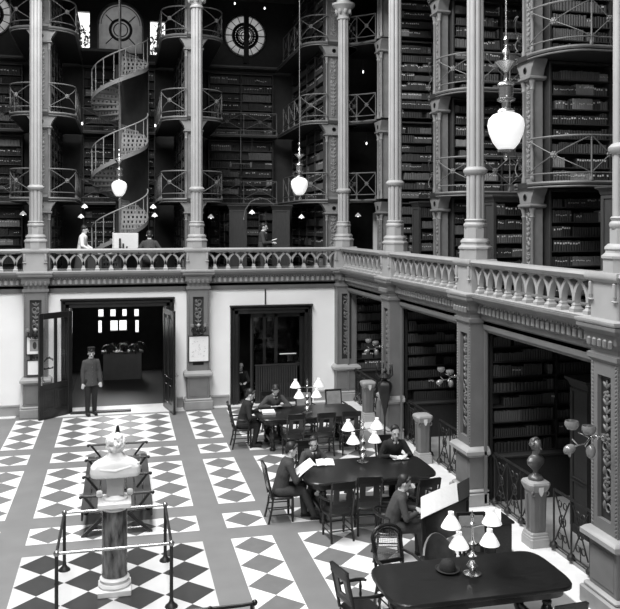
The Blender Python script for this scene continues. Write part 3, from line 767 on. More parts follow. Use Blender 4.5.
def pendant(label, x, y, z, top, shade=True, r=.1):
    t = thing('pendant_lamp', label, 'hanging lamp', (x, y, z), 0)
    b = MB(); b.tube([(0, 0, .05), (0, 0, top-z)], .006, M['stackd'], 4); b.build('cord', t)
    if shade: b = MB(); b.lathe([(r, -.03), (r*.75, .02), (r*.3, .06), (.02, .08), (.015, .08), (r*.25, .05), (r*.7, .015), (r*.96, -.03)], M['shade'], n=16); par = b.build('lamp_shade', t)
    else: par = t
    b = MB(); b.ell((0, 0, -.01 if shade else 0), (.025, .025, .045), M['bulb'], 8, 6); b.build('bulb', par)
for l, x, y, z, top in (('small white shaded lamp left of the first tall column', -2.73, 24.6, 5.44, 5.8), ('small white shaded lamp under the balcony right of the first column, upper one', -1.02, 24.8, 5.66, 5.8),
                        ('small white shaded lamp above the woman in white', -1.15, 25.4, 5.37, 8.2), ('small white shaded lamp close under the balcony right of the staircase', .98, 24.8, 5.66, 5.8),
                        ('small white shaded lamp hanging lower, right of the staircase', 1.05, 25.4, 5.41, 8.2), ('small white shaded lamp just right of the second column', 2.70, 24.6, 5.36, 5.8),
                        ('small white shaded lamp over the standing man with a book', 3.97, 24.6, 5.5, 8.2), ('small white shaded lamp below the middle globe lamp', 5.58, 24.8, 5.37, 5.8),
                        ('small white shaded lamp in the dark gap right of the corner column', 7.35, 24.5, 5.42, 5.8)): pendant(l, x, y, z, top)
for l, x, y, z, top in (('bare bulb high in the gap right of the corner column', 7.55, 24.6, 10.0, 10.6), ('bare bulb lower in the gap right of the corner column', 7.6, 24.4, 7.7, 8.2),
                        ('bare bulb near the top edge above the round window', 4.7, 26.5, 12.35, 13.3), ('bare bulb at the top edge left of the round window', 3.7, 26.5, 12.45, 13.3),
                        ('bare bulb under the balcony left of the staircase, one level up', -1.1, 25.0, 8.15, 8.25), ('bare bulb under the balcony right of the staircase, one level up', 1.05, 25.0, 8.15, 8.25)): pendant(l, x, y, z, top, False)
# curved gas arm lamp over the reading man
t = thing('gas_bracket', 'thin curved gas arm rising over the standing man with a book', 'lamp arm', (3.86, 24.9, 5.25))
b = MB(); b.tube([(-.1, 0, .1), (-.05, 0, .35), (.12, 0, .6), (.4, 0, .72), (.65, 0, .66), (.85, 0, .5)], .012, M['stack'], 6); b.build('arm', t); b = MB(); b.lathe([(.01, 0), (.03, .03), (.012, .12)], M['brass'], (-.1, 0, .0), 8); b.build('burner', t)
t = thing('hanging_gas_fixture', 'small two armed hanging gas fixture under the far walkway below the round window', 'hanging lamp', (4.0, 27.2, 7.2))
b = MB(); b.tube([(0, 0, 1.1), (0, 0, 0)], .014, M['stack'], 6); b.tube([(-.35, 0, 0), (.35, 0, 0)], .014, M['stack'], 6); b.build('stem', t)
for s in (-1, 1): b = MB(); b.lathe([(.03, -.12), (.05, -.02), (.02, .06)], M['glassw'], (s*.35, 0, 0), 8); b.build('burner', t)

def table_lamp(label, x, y):
    t = thing('table_lamp', label, 'lamp', (x, y, .762)); m = M['brass']
    b = MB(); b.lathe([(.11, 0), (.115, .015), (.07, .035), (.035, .05), (.05, .08), (.075, .11), (.05, .15), (.02, .18), (.05, .21), (.065, .235), (.03, .26), (.018, .3), (.05, .36), (.055, .385), (.025, .42), (.014, .47), (.014, .62), (.035, .63), (.014, .65), (.014, .70), (.03, .72), (.012, .76), (.002, .79)], m, n=16); b.build('stand', t)
    for s in (-1, 1):
        b = MB(); b.tube([(0, 0, .585), (s*.12, 0, .60), (s*.25, 0, .585), (s*.27, 0, .60)], .010, m, 6); b.tube([(s*.2, 0, .595), (s*.2, -.03, .54), (s*.19, -.05, .50)], .009, m, 6)
        b.lathe([(.02, -.03), (.03, 0), (.03, .04), (.02, .05)], m, (s*.28, 0, .61), 8); arm = b.build('arm', t)
        for dx, dy, z in ((s*.275, .02, .60), (s*.205, -.06, .375)):
            c = (dx, dy, z); b = MB()
            b.lathe([(.125, 0), (.118, .018), (.085, .08), (.05, .132), (.036, .147), (.036, .19), (.030, .19), (.030, .147), (.045, .128), (.08, .075), (.115, .0)], M['shade'], c, 24); b.build('lamp_shade', arm)
    return t
LAMPS = [('brass reading lamp with four white shades on the farthest table', 4.22, 18.15), ('brass reading lamp with four white shades on the middle table', 4.34, 14.15), ('brass reading lamp with four white shades on the nearest table, beside the bowler hat', 4.27, 9.29)]
for l, x, y in LAMPS: table_lamp(l, x, y)

def bracket(label, loc, sc_=1.):
    """arm projecting along -X from a pier face"""
    t = thing('gas_wall_lamp', label, 'wall lamp', loc); t.scale = (sc_,)*3; m = M['brass']; g = M['glassw']
    b = MB(); b.lathe([(.05, 0), (.05, -.02), (.02, -.04)], m, ax='x', n=10); b.tube([(0, 0, 0), (-.22, 0, .0)], .014, m, 6); b.ell((-.1, 0, 0), (.035,)*3, m, 8, 5); b.ell((-.17, 0, 0), (.028,)*3, m, 8, 5)
    b.tube([(-.2, 0, 0), (-.28, -.02, -.06), (-.4, -.06, -.06), (-.48, -.06, .02)], .010, m, 6); b.tube([(-.2, 0, 0), (-.27, .06, .04), (-.3, .1, .05)], .010, m, 6); b.tube([(-.2, 0, 0), (-.25, 0, -.08), (-.27, .0, -.1)], .010, m, 6); b.tube([(-.4, -.06, -.06), (-.45, 0, -.1)], .010, m, 6)
    arm = b.build('arm', t)
    for c in ((-.42, .05, .1), (-.24, -.04, .05)):
        b = MB(); b.lathe([(.02, 0), (.06, .015), (.085, .05), (.09, .085), (.08, .115), (.075, .115), (.085, .085), (.08, .055), (.05, .02), (.01, .01)], g, c, 16); b.build('glass_bowl', arm)
    for c, q in (((-.48, 0, -.12), 1.2), ((-.22, -.05, -.15), .1)):
        b = MB(); r = Matrix.Rotation(q, 3, 'Y')
        b.ell(c, (.06, .06, .085), g, 12, 8, r); b.ell((c[0], c[1], c[2]-.06), (.02, .02, .04), m, 6, 4); b.build('glass_shade', arm)
    return t
bracket('wall lamp with glass bowls on the pier behind the tall iron stand', (6.15, RY[0], 2.2), .85); bracket('wall lamp with glass bowls on the middle right hand pier', (6.17, RY[1]+.12, 2.28), .8); bracket('wall lamp with glass bowls nearest the right edge, above the bronze bust', (6.17, RY[2]-.08, 2.33), 1.05)
for x, l in ((-2.18, 'small scrolled two globe gas bracket above the dark portrait on the left pilaster'), (2.12, 'small scrolled two globe gas bracket above the framed line drawing')):
    t = thing('scroll_gas_bracket', l, 'wall lamp', (x, YB-.35, 2.2)); b = MB()
    b.torus((0, -.06, 0), .09, .02, M['iron'], 'y', 12, 6); b.ell((0, -.08, .02), (.05, .05, .07), M['iron'], 8, 5); b.ell((0, -.08, .14), (.05, .04, .05), M['stone'], 8, 5)
    for s in (-1, 1): b.tube([(0, -.06, -.05), (s*.1, -.1, -.1), (s*.15, -.12, -.02), (s*.18, -.12, .08)], .012, M['iron'], 6); b.torus((s*.13, -.06, 0), .06, .012, M['iron'], 'y', 10, 5)
    b.build('scrollwork', t)
    for s in (-1, 1):
        b = MB(); b.lathe([(.02, 0), (.05, .02), (.06, .06), (.05, .1), (.02, .11)], M['glassw'], (s*.18, -.12, .08), 12); b.build('globe', t)

# ------------------------------------------------------------------ spiral staircase
SX, SY, SR = 0.0, 25.9, .86
t = thing('spiral_staircase', 'pale iron spiral staircase winding up behind the left hand gallery columns', 'staircase', (SX, SY, 0))
z0s, pitch, z1s = 3.5, 2.4, 10.7
th = lambda z: 2*PI*((z-5.36)/pitch)-.05
b = MB(); b.tube([(0, 0, z0s), (0, 0, 12.4)], .045, M['stack'], 10); b.build('pole', t)
ns = 48; st = M['stone']
for k in range(ns):
    z = z0s+(z1s-z0s)*(k+1)/ns; a0 = th(z)-.14; a1 = a0+2*PI/16+.03
    b = MB(); b.prism([(.05*cos(a0), .05*sin(a0)), (SR*cos(a0), SR*sin(a0)), (SR*cos((a0+a1)/2), SR*sin((a0+a1)/2)), (SR*cos(a1), SR*sin(a1)), (.05*cos(a1), .05*sin(a1))], z-.02, z, st)
    # perforated riser
    u = Vector((cos(a0), sin(a0), 0)); dz = (z1s-z0s)/ns
    for q0, q1 in ((z-.045, z-.02), (z-dz, z-dz+.03)): b.beam(u*.05+Vector((0, 0, (q0+q1)/2)), u*SR+Vector((0, 0, (q0+q1)/2)), .012, q1-q0, st)
    for j in range(7):
        r_ = .08+j*(SR-.1)/6; b.beam(u*r_+Vector((0, 0, z-dz+.02)), u*r_+Vector((0, 0, z-.03)), .012, .07, st, up=u)
    b.build('step', t, smooth=None)
def helix(r, dz, zA, zB, n=220): return [(r*cos(th(zA+(zB-zA)*i/n)), r*sin(th(zA+(zB-zA)*i/n)), zA+(zB-zA)*i/n+dz) for i in range(n+1)]
b = MB(); h1 = helix(SR+.02, -.13, z0s+.2, z1s); h2 = helix(SR+.02, .0, z0s+.2, z1s)
b.loft([[p, q, (q[0]*.97, q[1]*.97, q[2]), (p[0]*.97, p[1]*.97, p[2])] for p, q in zip(h1, h2)], M['pier']); b.build('stringer', t)
z_ = z0s
for q in range(4):       # the rail is carried on the hall side of each turn; the far side runs inside the casing
    zc_ = 5.36+pitch*(q-.25)+.02
    zA, zB = max(z0s+.05, zc_-pitch*.31), min(z1s, zc_+pitch*.27)
    if zB > zA+.1: b = MB(); b.tube(helix(SR, .82, zA, zB, 60), .02, st, 6); b.build('handrail', t)
b = MB(); r_ = SR+.03
b.loft([[(r_*cos(a), r_*sin(a), 3.5), (r_*cos(a), r_*sin(a), 10.3), ((r_-.015)*cos(a), (r_-.015)*sin(a), 10.3), ((r_-.015)*cos(a), (r_-.015)*sin(a), 3.5)] for a in [(.02+i*.09)*PI/2 for i in range(13)]], M['stackd']); b.build('curved_casing', t)
for k in range(0, ns):
    z = z0s+(z1s-z0s)*(k+1)/ns; a = th(z)
    if sin(a) > .25: continue
    b = MB(); b.lathe([(.012, 0), (.012, .25), (.022, .3), (.012, .35), (.012, .82)], st, (SR*cos(a), SR*sin(a), z), 5); b.build('baluster', t)
t = thing('stair_landing', 'dark landing plate at the top of the spiral staircase, below the arched window', 'landing', (0, 0, 0)); b = MB(); b.box(-1.2, .0, 26.3, 28.0, 10.6, 10.7, M['stackd']); b.build('deck', t); b = MB(); b.tube([(-1.2, 26.3, 10.65), (0, 26.3, 10.65)], .05, M['stackd'], 6); b.build('edge_moulding', t)

# ------------------------------------------------------------------ gallery desk and things on it
t = thing('librarian_desk', 'desk behind the balustrade in front of the spiral staircase', 'desk', (0, 24.0, GF)); b = MB(); b.bbox(-.95, .95, -.3, .3, .74, .78, M['woodm']); b.build('top', t)
b = MB(); b.bbox(-.9, -.5, -.26, .26, 0, .74, M['woodm']); b.build('pedestal', t); b = MB(); b.bbox(.5, .9, -.26, .26, 0, .74, M['woodm']); b.build('pedestal', t)
t = thing('card_rack', 'bright white rack of upright papers on the gallery desk', 'rack', (.17, 24.0, GF+.78)); b = MB(); b.bbox(-.36, .36, -.0, .12, 0, .02, M['woodm']); b.bbox(-.38, -.35, -.0, .16, 0, .62, M['paper']); b.bbox(.35, .37, -.0, .14, 0, .6, M['woodm']); b.build('frame', t)
b = MB(); b.bbox(-.35, .35, .05, .10, .06, .6, M['paper'], .01); b.build('sheets', t)
for x, h, w_, l in ((-.2, .45, .06, 'tall dark'), (-.1, .3, .05, 'grey'), (.0, .22, .05, 'small dark')):
    b = MB(); b.bbox(.17+x, .17+x+w_, 23.86, 23.99, GF+.78, GF+.78+h, TONES[1], .01); tag(b.build('ledger'), l+' ledger upright in front of the white paper rack on the gallery desk', 'book')
for k, (x, w_, l) in enumerate(((-.62, .2, 'left'), (-.4, .16, 'middle'))):
    b = MB(); b.bbox(x, x+w_, 23.85, 24.05, GF+.78, GF+.84+.03*k, M['paper'], .01); tag(b.build('paper_pile'), 'low pile of pale papers on the gallery desk, %s one beside the woman in white' % l, 'papers')
# upright notice in the dark gap right of the corner
b = MB(); b.bbox(7.75, 7.98, 24.2, 24.23, 4.2, 5.5, M['plinth'], .005); b.bbox(7.76, 7.97, 24.19, 24.2, 4.21, 5.49, M['paper'], .002); tag(b.build('paper_notice'), 'tall narrow pale panel in the dark opening right of the corner column', 'notice')

# ------------------------------------------------------------------ tables
def table(label, cx, cy, L=1.24, Wd=.635):
    t = thing('reading_table', label, 'table', (cx, cy, 0), 0)
    def outl(k):
        pts = []
        for s in (1, -1):
            for i in range(15):
                a = -PI/2+PI*i/14; c_, s_ = cos(a), sin(a)
                x = s*(L*.72+L*.28*k_sgn(c_)*abs(c_)**.62); y = s*Wd*(abs(s_)**.5)*k_sgn(s_); pts.append((x*k, y*(1-(1-k)*1.9)))
        return pts
    b = MB(); rings = []
    for k, z in ((.985, .705), (1., .715), (1., .745), (.99, .76)): rings.append([(x, y, z) for x, y in outl(k)])
    b.loft(rings, W); b.build('tabletop', t)
    b = MB(); b.loft([[(x, y, z) for x, y in outl(.93)] for z in (.61, .706)], W); b.build('apron', t)
    for sx in (-1, 1):
        for sy in (-1, 1):
            b = MB(); b.lathe([(.06, 0), (.07, .02), (.07, .05), (.045, .07), (.05, .10), (.065, .14), (.065, .19), (.04, .21), (.045, .25), (.075, .30), (.085, .37), (.07, .44), (.045, .48), (.06, .50), (.06, .53), (.045, .55), (.06, .57), (.06, .62)], W, (sx*L*.72, sy*Wd*.62, 0), 14); b.build('leg', t)
    b = MB(); b.bbox(-L*.72, L*.72, -.04, .04, .14, .2, W, .01); b.bbox(-L*.72-.03, -L*.72+.03, -Wd*.62, Wd*.62, .14, .2, W, .01); b.bbox(L*.72-.03, L*.72+.03, -Wd*.62, Wd*.62, .14, .2, W, .01); b.build('stretcher', t)
def k_sgn(v): return 1 if v > 1e-9 else (-1 if v < -1e-9 else 0)
table('long dark reading table farthest away, in front of the ribbed screen', 4.23, 18.33, 1.2)
table('long dark reading table in the middle, three readers seated at it', 4.26, 13.8, 1.2, .66)
table('long dark reading table nearest the camera, bowler hat on it', 4.22, 9.25, 1.18, .575)

# ------------------------------------------------------------------ chairs (facing +Y)
def chair(label, x, y, ang, kind='splat', arms=True, group=None, rh=.2):
    t = thing('armchair' if arms else 'side_chair', label, 'chair', (x, y, 0), radians(ang), group)
    m = W; sh = .45
    b = MB(); pts = [(.225*cos(a)*(1.0 if sin(a) > 0 else .92), .215*sin(a)) for a in [2*PI*i/20 for i in range(20)]]
    pts = [(k_sgn(p[0])*abs(p[0]/.225)**.6*.235, k_sgn(p[1])*abs(p[1]/.215)**.6*.215) for p in pts]
    b.loft([[(x_*k, y_*k, z) for x_, y_ in pts] for k, z in ((.94, sh-.045), (1, sh-.03), (1.0, sh-.01), (.95, sh), (.5, sh-.008))], m if kind != 'round' else M['leather']); b.build('seat', t)
    for sx in (-1, 1):
        b = MB(); b.lathe([(.017, 0), (.024, .1), (.018, .14), (.027, .2), (.022, .4), (.02, sh-.02)], m, (sx*.18, .17, 0), 8); b.build('leg', t)
        b = MB(); b.tube([(sx*.19, -.25, 0), (sx*.18, -.19, .25), (sx*.18, -.17, sh-.02)], .019, m, 8); b.build('leg', t)
    b = MB()
    for z in (.14, .24):
        for sx in (-1, 1): b.tube([(sx*.18, .17, z), (sx*.185, -.2, z)], .010, m, 6)
    b.tube([(-.18, .17, .2), (.18, .17, .2)], .012, m, 6); b.tube([(-.185, -.21, .18), (.185, -.21, .18)], .010, m, 6); b.build('stretcher', t)
    bx = lambda z: -.19-(z-sh)*.22
    top = .98
    if kind in ('splat', 'ladder', 'cane', 'leather', 'box'):
        for sx in (-1, 1):
            b = MB(); b.tube([(sx*.185, bx(sh), sh-.03), (sx*.195, bx(.7), .7), (sx*.20, bx(top), top-(0.0 if kind != 'cane' else .1))], [.02, .02, .018], m, 8); b.build('back_post', t)
    if kind == 'splat':
        b = MB()
        for z0, z1, nn in ((top-.1, top+.01, 'crest_rail'), (.56, .62, 'lower_rail')): b = MB(); b.beam((-.2, bx((z0+z1)/2), (z0+z1)/2), (.2, bx((z0+z1)/2), (z0+z1)/2), .03, z1-z0, m); b.build(nn, t)
        b = MB()      # panel with a rectangular opening
        for x0, x1, z0, z1 in ((-.16, -.065, .62, .88), (.065, .16, .62, .88), (-.065, .065, .62, .66), (-.065, .065, .84, .88)):
            zc_ = (z0+z1)/2; b.loft([[(x0, bx(z)-d, z), (x1, bx(z)-d, z), (x1, bx(z)+d, z), (x0, bx(z)+d, z)] for z, d in ((z0, .01), (z1, .01))], m)
        b.build('back_panel', t)
    elif kind == 'ladder':
        for i, z in enumerate((.58, .72, .86, .98)):
            b = MB(); b.tube([(-.19, bx(z), z), (-.1, bx(z)-.02, z+.012), (0, bx(z)-.03, z), (.1, bx(z)-.02, z+.012), (.19, bx(z), z)], .02, m, 6); b.build('slat', t)
        b = MB()
        for xx in (-.09, 0, .09): b.lathe([(.01, 0), (.018, .06), (.01, .12)], m, (xx, bx(.66), .6), 6); b.lathe([(.01, 0), (.018, .06), (.01, .12)], m, (xx, bx(.79), .73), 6)
        b.build('spindles', t)
        for sx in (-1, 1): b = MB(); b.ell((sx*.2, bx(1.), 1.0), (.03, .03, .035), m, 8, 5); b.build('finial', t)
    elif kind == 'cane':
        b = MB(); pts = [(-.2, bx(.86), .86)]+[(-.2*cos(a*PI/8), bx(.88+.13*sin(a*PI/8)), .88+.13*sin(a*PI/8)) for a in range(9)]+[(.2, bx(.86), .86)]
        b.tube(pts, .022, m, 8); b.build('crest_rail', t)
        b = MB(); b.beam((-.19, bx(.56), .56), (.19, bx(.56), .56), .025, .05, m)
        pts2 = [(p[0]*.84, p[1], p[2]-.045) for p in pts]; b.tube([(-.168, bx(.58), .58)]+pts2+[(.168, bx(.58), .58)], .013, m, 6); b.build('inner_frame', t)
        b = MB()
        for i in range(1, 14): xx = -.168+i*.336/14; b.tube([(xx, bx(.58), .58), (xx, bx(.84), .84+.09*sqrt(max(0, 1-(xx/.17)**2)))], .0018, M['leatherp'], 3)
        for i in range(1, 12): zz = .58+i*.028; b.tube([(-.168, bx(zz), zz), (.168, bx(zz), zz)], .0018, M['leatherp'], 3)
        b.build('cane_panel', t)
    elif kind == 'leather':
        b = MB(); b.beam((-.2, bx(.96), .96), (.2, bx(.96), .96), .035, .05, m); b.build('crest_rail', t); b = MB(); b.beam((-.2, bx(.56), .56), (.2, bx(.56), .56), .03, .04, m); b.build('lower_rail', t)
        b = MB(); b.loft([[(-.18*k, bx(z)-.02, z), (.18*k, bx(z)-.02, z), (.18*k, bx(z)+.03, z), (-.18*k, bx(z)+.03, z)] for k, z in ((.95, .58), (1, .6), (1, .92), (.95, .94))], M['leatherp']); b.build('back_pad', t)
    elif kind == 'low':
        b = MB(); aa = [radians(-180+i*15) for i in range(13)]; b.tube([(.255*cos(a), .21*sin(a)-.02, .68+.05*max(0, -sin(a))) for a in aa], .022, m, 8); b.build('back_rail', t)
        for i in range(0, 13, 2): a = aa[i]; b = MB(); b.lathe([(.010, 0), (.017, .08), (.010, .16), (.012, .235)], m, (.235*cos(a), .19*sin(a)-.01, sh-.01), 6); b.build('spindle', t)
    elif kind == 'round':
        b = MB(); rings = []
        ang_ = [radians(-165+i*15) for i in range(11)]
        b.loft([[(.25*cos(a), .23*sin(a)-.0, z0), (.27*cos(a), .25*sin(a), z0), (.27*cos(a), .25*sin(a)-.03*max(0, -sin(a)), z1), (.24*cos(a), .22*sin(a)-.03*max(0, -sin(a)), z1)] for a, z0, z1 in [(a, sh-.02, .66+.28*max(0, -sin(a))**1.5) for a in ang_]], M['leather']); b.build('back_pad', t)
        b = MB(); b.tube([(.26*cos(a), .24*sin(a)-.03*max(0, -sin(a)), .67+rh*max(0, -sin(a))**1.5) for a in ang_], .02, m, 6); b.build('crest_rail', t)
    if arms and kind not in ('round', 'low'):
        for sx in (-1, 1):
            b = MB(); b.tube([(sx*.195, bx(.68), .68), (sx*.25, -.05, .67), (sx*.255, .1, .66), (sx*.235, .18, .655), (sx*.20, .2, .65)], [.016, .02, .024, .022, .014], m, 8); b.build('armrest', t)
            b = MB(); b.lathe([(.012, 0), (.02, .05), (.012, .09), (.022, .14), (.012, .2)], m, (sx*.225, .13, sh-.01), 7); b.build('arm_support', t)
    return t

# ------------------------------------------------------------------ people
def remesh(o, vox, it=4):
    md = o.modifiers.new('remesh', 'REMESH'); md.mode = 'VOXEL'; md.voxel_size = vox; md.use_smooth_shade = True
    if it: s = o.modifiers.new('smooth', 'SMOOTH'); s.iterations = it; s.factor = .5
    return o
def elbow(S, Wr, a, b_, hint):
    S, Wr = Vector(S), Vector(Wr); d = Wr-S; L = min(d.length, a+b_-.004); dn = d.normalized(); Wr = S+dn*L
    q = (a*a-b_*b_+L*L)/(2*L); h = sqrt(max(0, a*a-q*q)); hv = Vector(hint); hv = (hv-dn*hv.dot(dn)).normalized()
    return S+dn*q+hv*h, Wr
def person(label, loc, rz, pose='sit', lean=.12, nod=.25, turn=0., wr=None, coat='suit', legs='suit', hair='hair', hat=False, beard=False, skirt=False, s=1., uniform=False, hairlong=False, knees=None, feet=None, el=(.6, -.35, -.6)):
    """faces local +Y; wrists given in local metres (left/-x first)"""
    t = thing('person', label, 'person', loc, rz); t.scale = (s, s, s)
    PZ = .53 if pose == 'sit' else .93
    P0 = Vector((0, 0, PZ)); C1 = P0+Vector((0, lean*.45, .25)); C2 = P0+Vector((0, lean, .43)); NK = P0+Vector((0, lean*1.12, .54))
    HD = NK+Vector((0, .02+nod*.08, .125-nod*.02))
    SH = [C2+Vector((sx*.165, 0, .02)) for sx in (-1, 1)]
    HP = [P0+Vector((sx*.09, 0, -.02)) for sx in (-1, 1)]
    if pose == 'sit':
        KN = [Vector(k) for k in (knees or ((-.12, .44, .52), (.12, .44, .52)))]
        AN = [Vector(k) for k in (feet or ((-.12, .42, .09), (.13, .47, .09)))]
    else:
        KN = [Vector((-.09, .02, .5)), Vector((.09, .03, .5))]; AN = [Vector((-.1, -.02, .085)), Vector((.1, .02, .085))]
    if wr is None: wr = ((-.27, .03, .80), (.27, .03, .80)) if pose == 'stand' else ((-.12, .42, .76), (.12, .42, .76))
    EL = []; WR = []
    for i, sx in enumerate((-1, 1)):
        e, w_ = elbow(SH[i], wr[i], .29, .25, (sx*el[0], el[1], el[2])); EL.append(e); WR.append(w_)
    hr = Euler((-nod, 0, turn)).to_matrix()
    HK = 1.09; H = lambda x, y, z: HD+hr @ Vector((x, y, z))*HK
    sk = M['skin']; b = MB()
    # torso, limbs, neck and head as one body
    b.cap(P0, .115, C1, .105, sk, fx=1.25); b.cap(C1, .105, C2, .11, sk, fx=1.4); b.cap(SH[0], .05, SH[1], .05, sk)
    b.cap(C2+Vector((0, 0, .02)), .07, NK+Vector((0, .01, .02)), .052, sk)
    for i in (0, 1):
        b.cap(SH[i], .052, EL[i], .038, sk); b.cap(EL[i], .038, WR[i], .026, sk); b.cap(HP[i], .085, KN[i], .055, sk); b.cap(KN[i], .053, AN[i], .036, sk)
        b.cap(AN[i]+Vector((0, 0, -.03)), .035, AN[i]+Vector((0, .12, -.05)), .028, sk)
    b.cap(NK, .05, H(0, -.0, -.06), .05, sk)
    b.ell(H(0, -.008, .03), (0.081, 0.102, 0.100), sk, 14, 10, hr); b.ell(H(0, .022, -.045), (0.058, 0.068, 0.074), sk, 12, 8, hr)
    b.cap(H(0, .088, .02), .010, H(0, .103, -.018), .014, sk, 8); b.ell(H(0, .078, -.055), (.022, .012, .008), sk, 8, 6, hr); b.cap(H(-.035, .075, .035), .012, H(.035, .075, .035), .012, sk, 8)
    for sx in (-1, 1): b.ell(H(sx*.076, -.005, .0), (.010, .020, .032), sk, 8, 6, hr)
    for i, sx in enumerate((-1, 1)):        # hands: palm, four bent fingers, thumb
        d = (WR[i]-EL[i]).normalized()
        if pose == 'sit' or wr[i][2] > 1.: d = (d+Vector((-sx*.25, .25, -.2))).normalized()
        sd = d.cross(Vector((0, 0, 1)) if abs(d.z) < .8 else Vector((0, 1, 0))).normalized()
        up = sd.cross(d).normalized(); pal = WR[i]+d*.05
        for k in (-1, 0, 1): b.cap(WR[i]+d*.015+sd*k*.012, .017, WR[i]+d*.075+sd*k*.022, .014, sk, 8)
        for k in range(4):
            r0 = WR[i]+d*.08+sd*(k-1.5)*.021; l = (.034, .042, .040, .030)[k]; q1 = r0+d*l-up*.010; q2 = q1+d*l*.6-up*.022
            b.cap(r0-d*.02, .0095, q1, .0088, sk, 7); b.cap(q1, .0088, q2, .0075, sk, 7)
        inw = sd if (sd.dot(Vector((-sx, 0, 0))) > 0) else -sd
        q0 = WR[i]+d*.03+inw*.02; q1 = q0+inw*.035+d*.028-up*.008; b.cap(q0, .013, q1, .0105, sk, 7); b.cap(q1, .0105, q1+d*.028+inw*.004-up*.008, .009, sk, 7)
    remesh(b.build('body', t), .0072, 2)
    # clothing
    cm = M[coat]; b = MB()
    b.cap(P0+Vector((0, 0, -.02)), .14, C1, .125, cm, fx=1.22); b.cap(C1, .125, C2, .13, cm, fx=1.38); b.cap(C2, .10, C2+Vector((0, 0, .07)), .075, cm, fx=1.3); b.cap(SH[0]+Vector((0, 0, -.01)), .068, SH[1]+Vector((0, 0, -.01)), .068, cm)
    for i in (0, 1): b.cap(SH[i], .07, EL[i], .056, cm); b.cap(EL[i], .056, WR[i]-(WR[i]-EL[i]).normalized()*.02, .042, cm)
    if pose == 'stand' and not skirt: b.loft([[(wx*cos(a*PI/10), wy*sin(a*PI/10)+.0, z) for a in range(20)] for wx, wy, z in ((.195, .145, .76), (.19, .14, .86), (.175, .13, 1.0), (.165, .125, 1.12))], cm)
    if pose == 'sit' and not skirt:
        for i in (0, 1): b.cap(HP[i], .10, HP[i].lerp(KN[i], .3), .095, cm)
    remesh(b.build('coat' if not skirt else 'blouse', t), .014, 5)
    lm = M[legs]; b = MB()
    if skirt: b.cap(P0, .14, Vector((0, 0, .12)), .26, lm)
    else:
        b.cap(HP[0], .11, HP[1], .11, lm)
        for i in (0, 1): b.cap(HP[i], .108, KN[i], .078, lm); b.cap(KN[i], .076, AN[i]+Vector((0, 0, .0)), .058, lm)
    remesh(b.build('skirt' if skirt else 'trousers', t), .014, 4)
    if not skirt:
        for i in (0, 1):
            b = MB(); A = AN[i]; b.cap(A+Vector((0, -.02, -.04)), .042, A+Vector((0, .15, -.052)), .034, M['suitd'], 10, 1.1); b.box(A.x-.035, A.x+.035, A.y-.06, A.y+.18, A.z-.087, A.z-.07, M['suitd']); b.build('shoe', t)
    if not uniform or True:
        b = MB(); b.lathe([(.060, 0), (.064, .02), (.060, .045), (.052, .045), (.052, 0)], M['shirt'], tuple(NK+Vector((0, .005, -.005))), 14); b.build('collar', t)
    if not (uniform or skirt):
        b = MB(); c = C2+Vector((0, .125, .03)); dn = (C1-C2).normalized()
        b.loft([[c+Vector((x, -.03*abs(x)/.05, 0))+dn*z+Vector((0, yy, 0)) for x, z in ((-.05, -.05), (.05, -.05), (.012, .14), (-.012, .14))] for yy in (-.02, .012)], M['shirt']); b.build('shirt_front', t)
        b = MB(); b.cap(c+Vector((0, .012, .035)), .016, c+dn*.03+Vector((0, .018, 0)), .012, M['suitd'], 8); b.cap(c+dn*.02+Vector((0, .014, 0)), .010, c+dn*.12+Vector((0, .012, 0)), .016, M['suitd'], 8); b.build('necktie', t)
    hm = M[hair]; b = MB()
    b.ell(H(0, -.034, .055), (0.090, 0.096, 0.092), hm, 14, 10, hr); b.ell(H(0, -.066, .0), (0.076, 0.050, 0.082), hm, 12, 8, hr); b.cap(H(-.03, .045, .118), .020, H(.05, .04, .112), .026, hm, 8); b.cap(H(-.07, .02, .07), .014, H(-.075, .01, .03), .010, hm, 8); b.cap(H(.07, .02, .08), .018, H(.075, .01, .03), .010, hm, 8)
    if hairlong: b.ell(H(0, -.05, .11), (.06, .06, .045), hm, 10, 8, hr); b.ell(H(0, -.01, .07), (.09, .1, .07), hm, 12, 8, hr)
    remesh(b.build('hair', t), .009, 2)
    for sx in (-1, 1): b = MB(); b.ell(H(sx*.03, .076, .012), (.013, .008, .008), M['black'], 8, 6, hr); b.build('eye', t)
    b = MB(); b.ell(H(0, .083, -.052), (.022, .008, .004), M['hair'], 8, 5, hr); b.build('mouth', t)
    if beard:
        b = MB(); b.ell(H(0, .088, -.038), (.032, .014, .011), M[beard], 8, 6, hr)
        if not uniform: b.ell(H(0, .05, -.09), (.05, .045, .05), M[beard], 10, 8, hr)
        for sx in ((-1, 1) if not uniform else ()): b.cap(H(sx*.06, .03, -.01), .018, H(sx*.045, .05, -.07), .025, M[beard], 8)
        remesh(b.build('beard' if not uniform else 'moustache', t), .006, 1)
    if hat:
        b = MB(); c = H(0, -.005, .085); b.lathe([(.088, -.02), (.092, .0), (.090, .045), (.100, .06), (.098, .085), (.0, .095)], M['suitd'], tuple(c), 20)
        b.cap(H(-.05, .09, .075), .010, H(.05, .09, .075), .010, M['suitd'], 8, 2.4, (0, 1, 0)); cp = b.build('uniform_cap', t)
        b = MB(); b.lathe([(.001, 0), (.02, 0), (.02, .006), (.001, .006)], M['brass'], tuple(H(0, .105, .115)), 8, ax='y'); b.build('cap_badge', cp)
    if uniform:
        b = MB()
        for k in range(6): p = C2.lerp(P0, k/5*1.15)+Vector((.0, .135-.0*k, 0)); b.ell(p, (.010, .008, .010), M['brass'], 6, 5)
        b.build('buttons', t)
    return t
D90 = PI/2
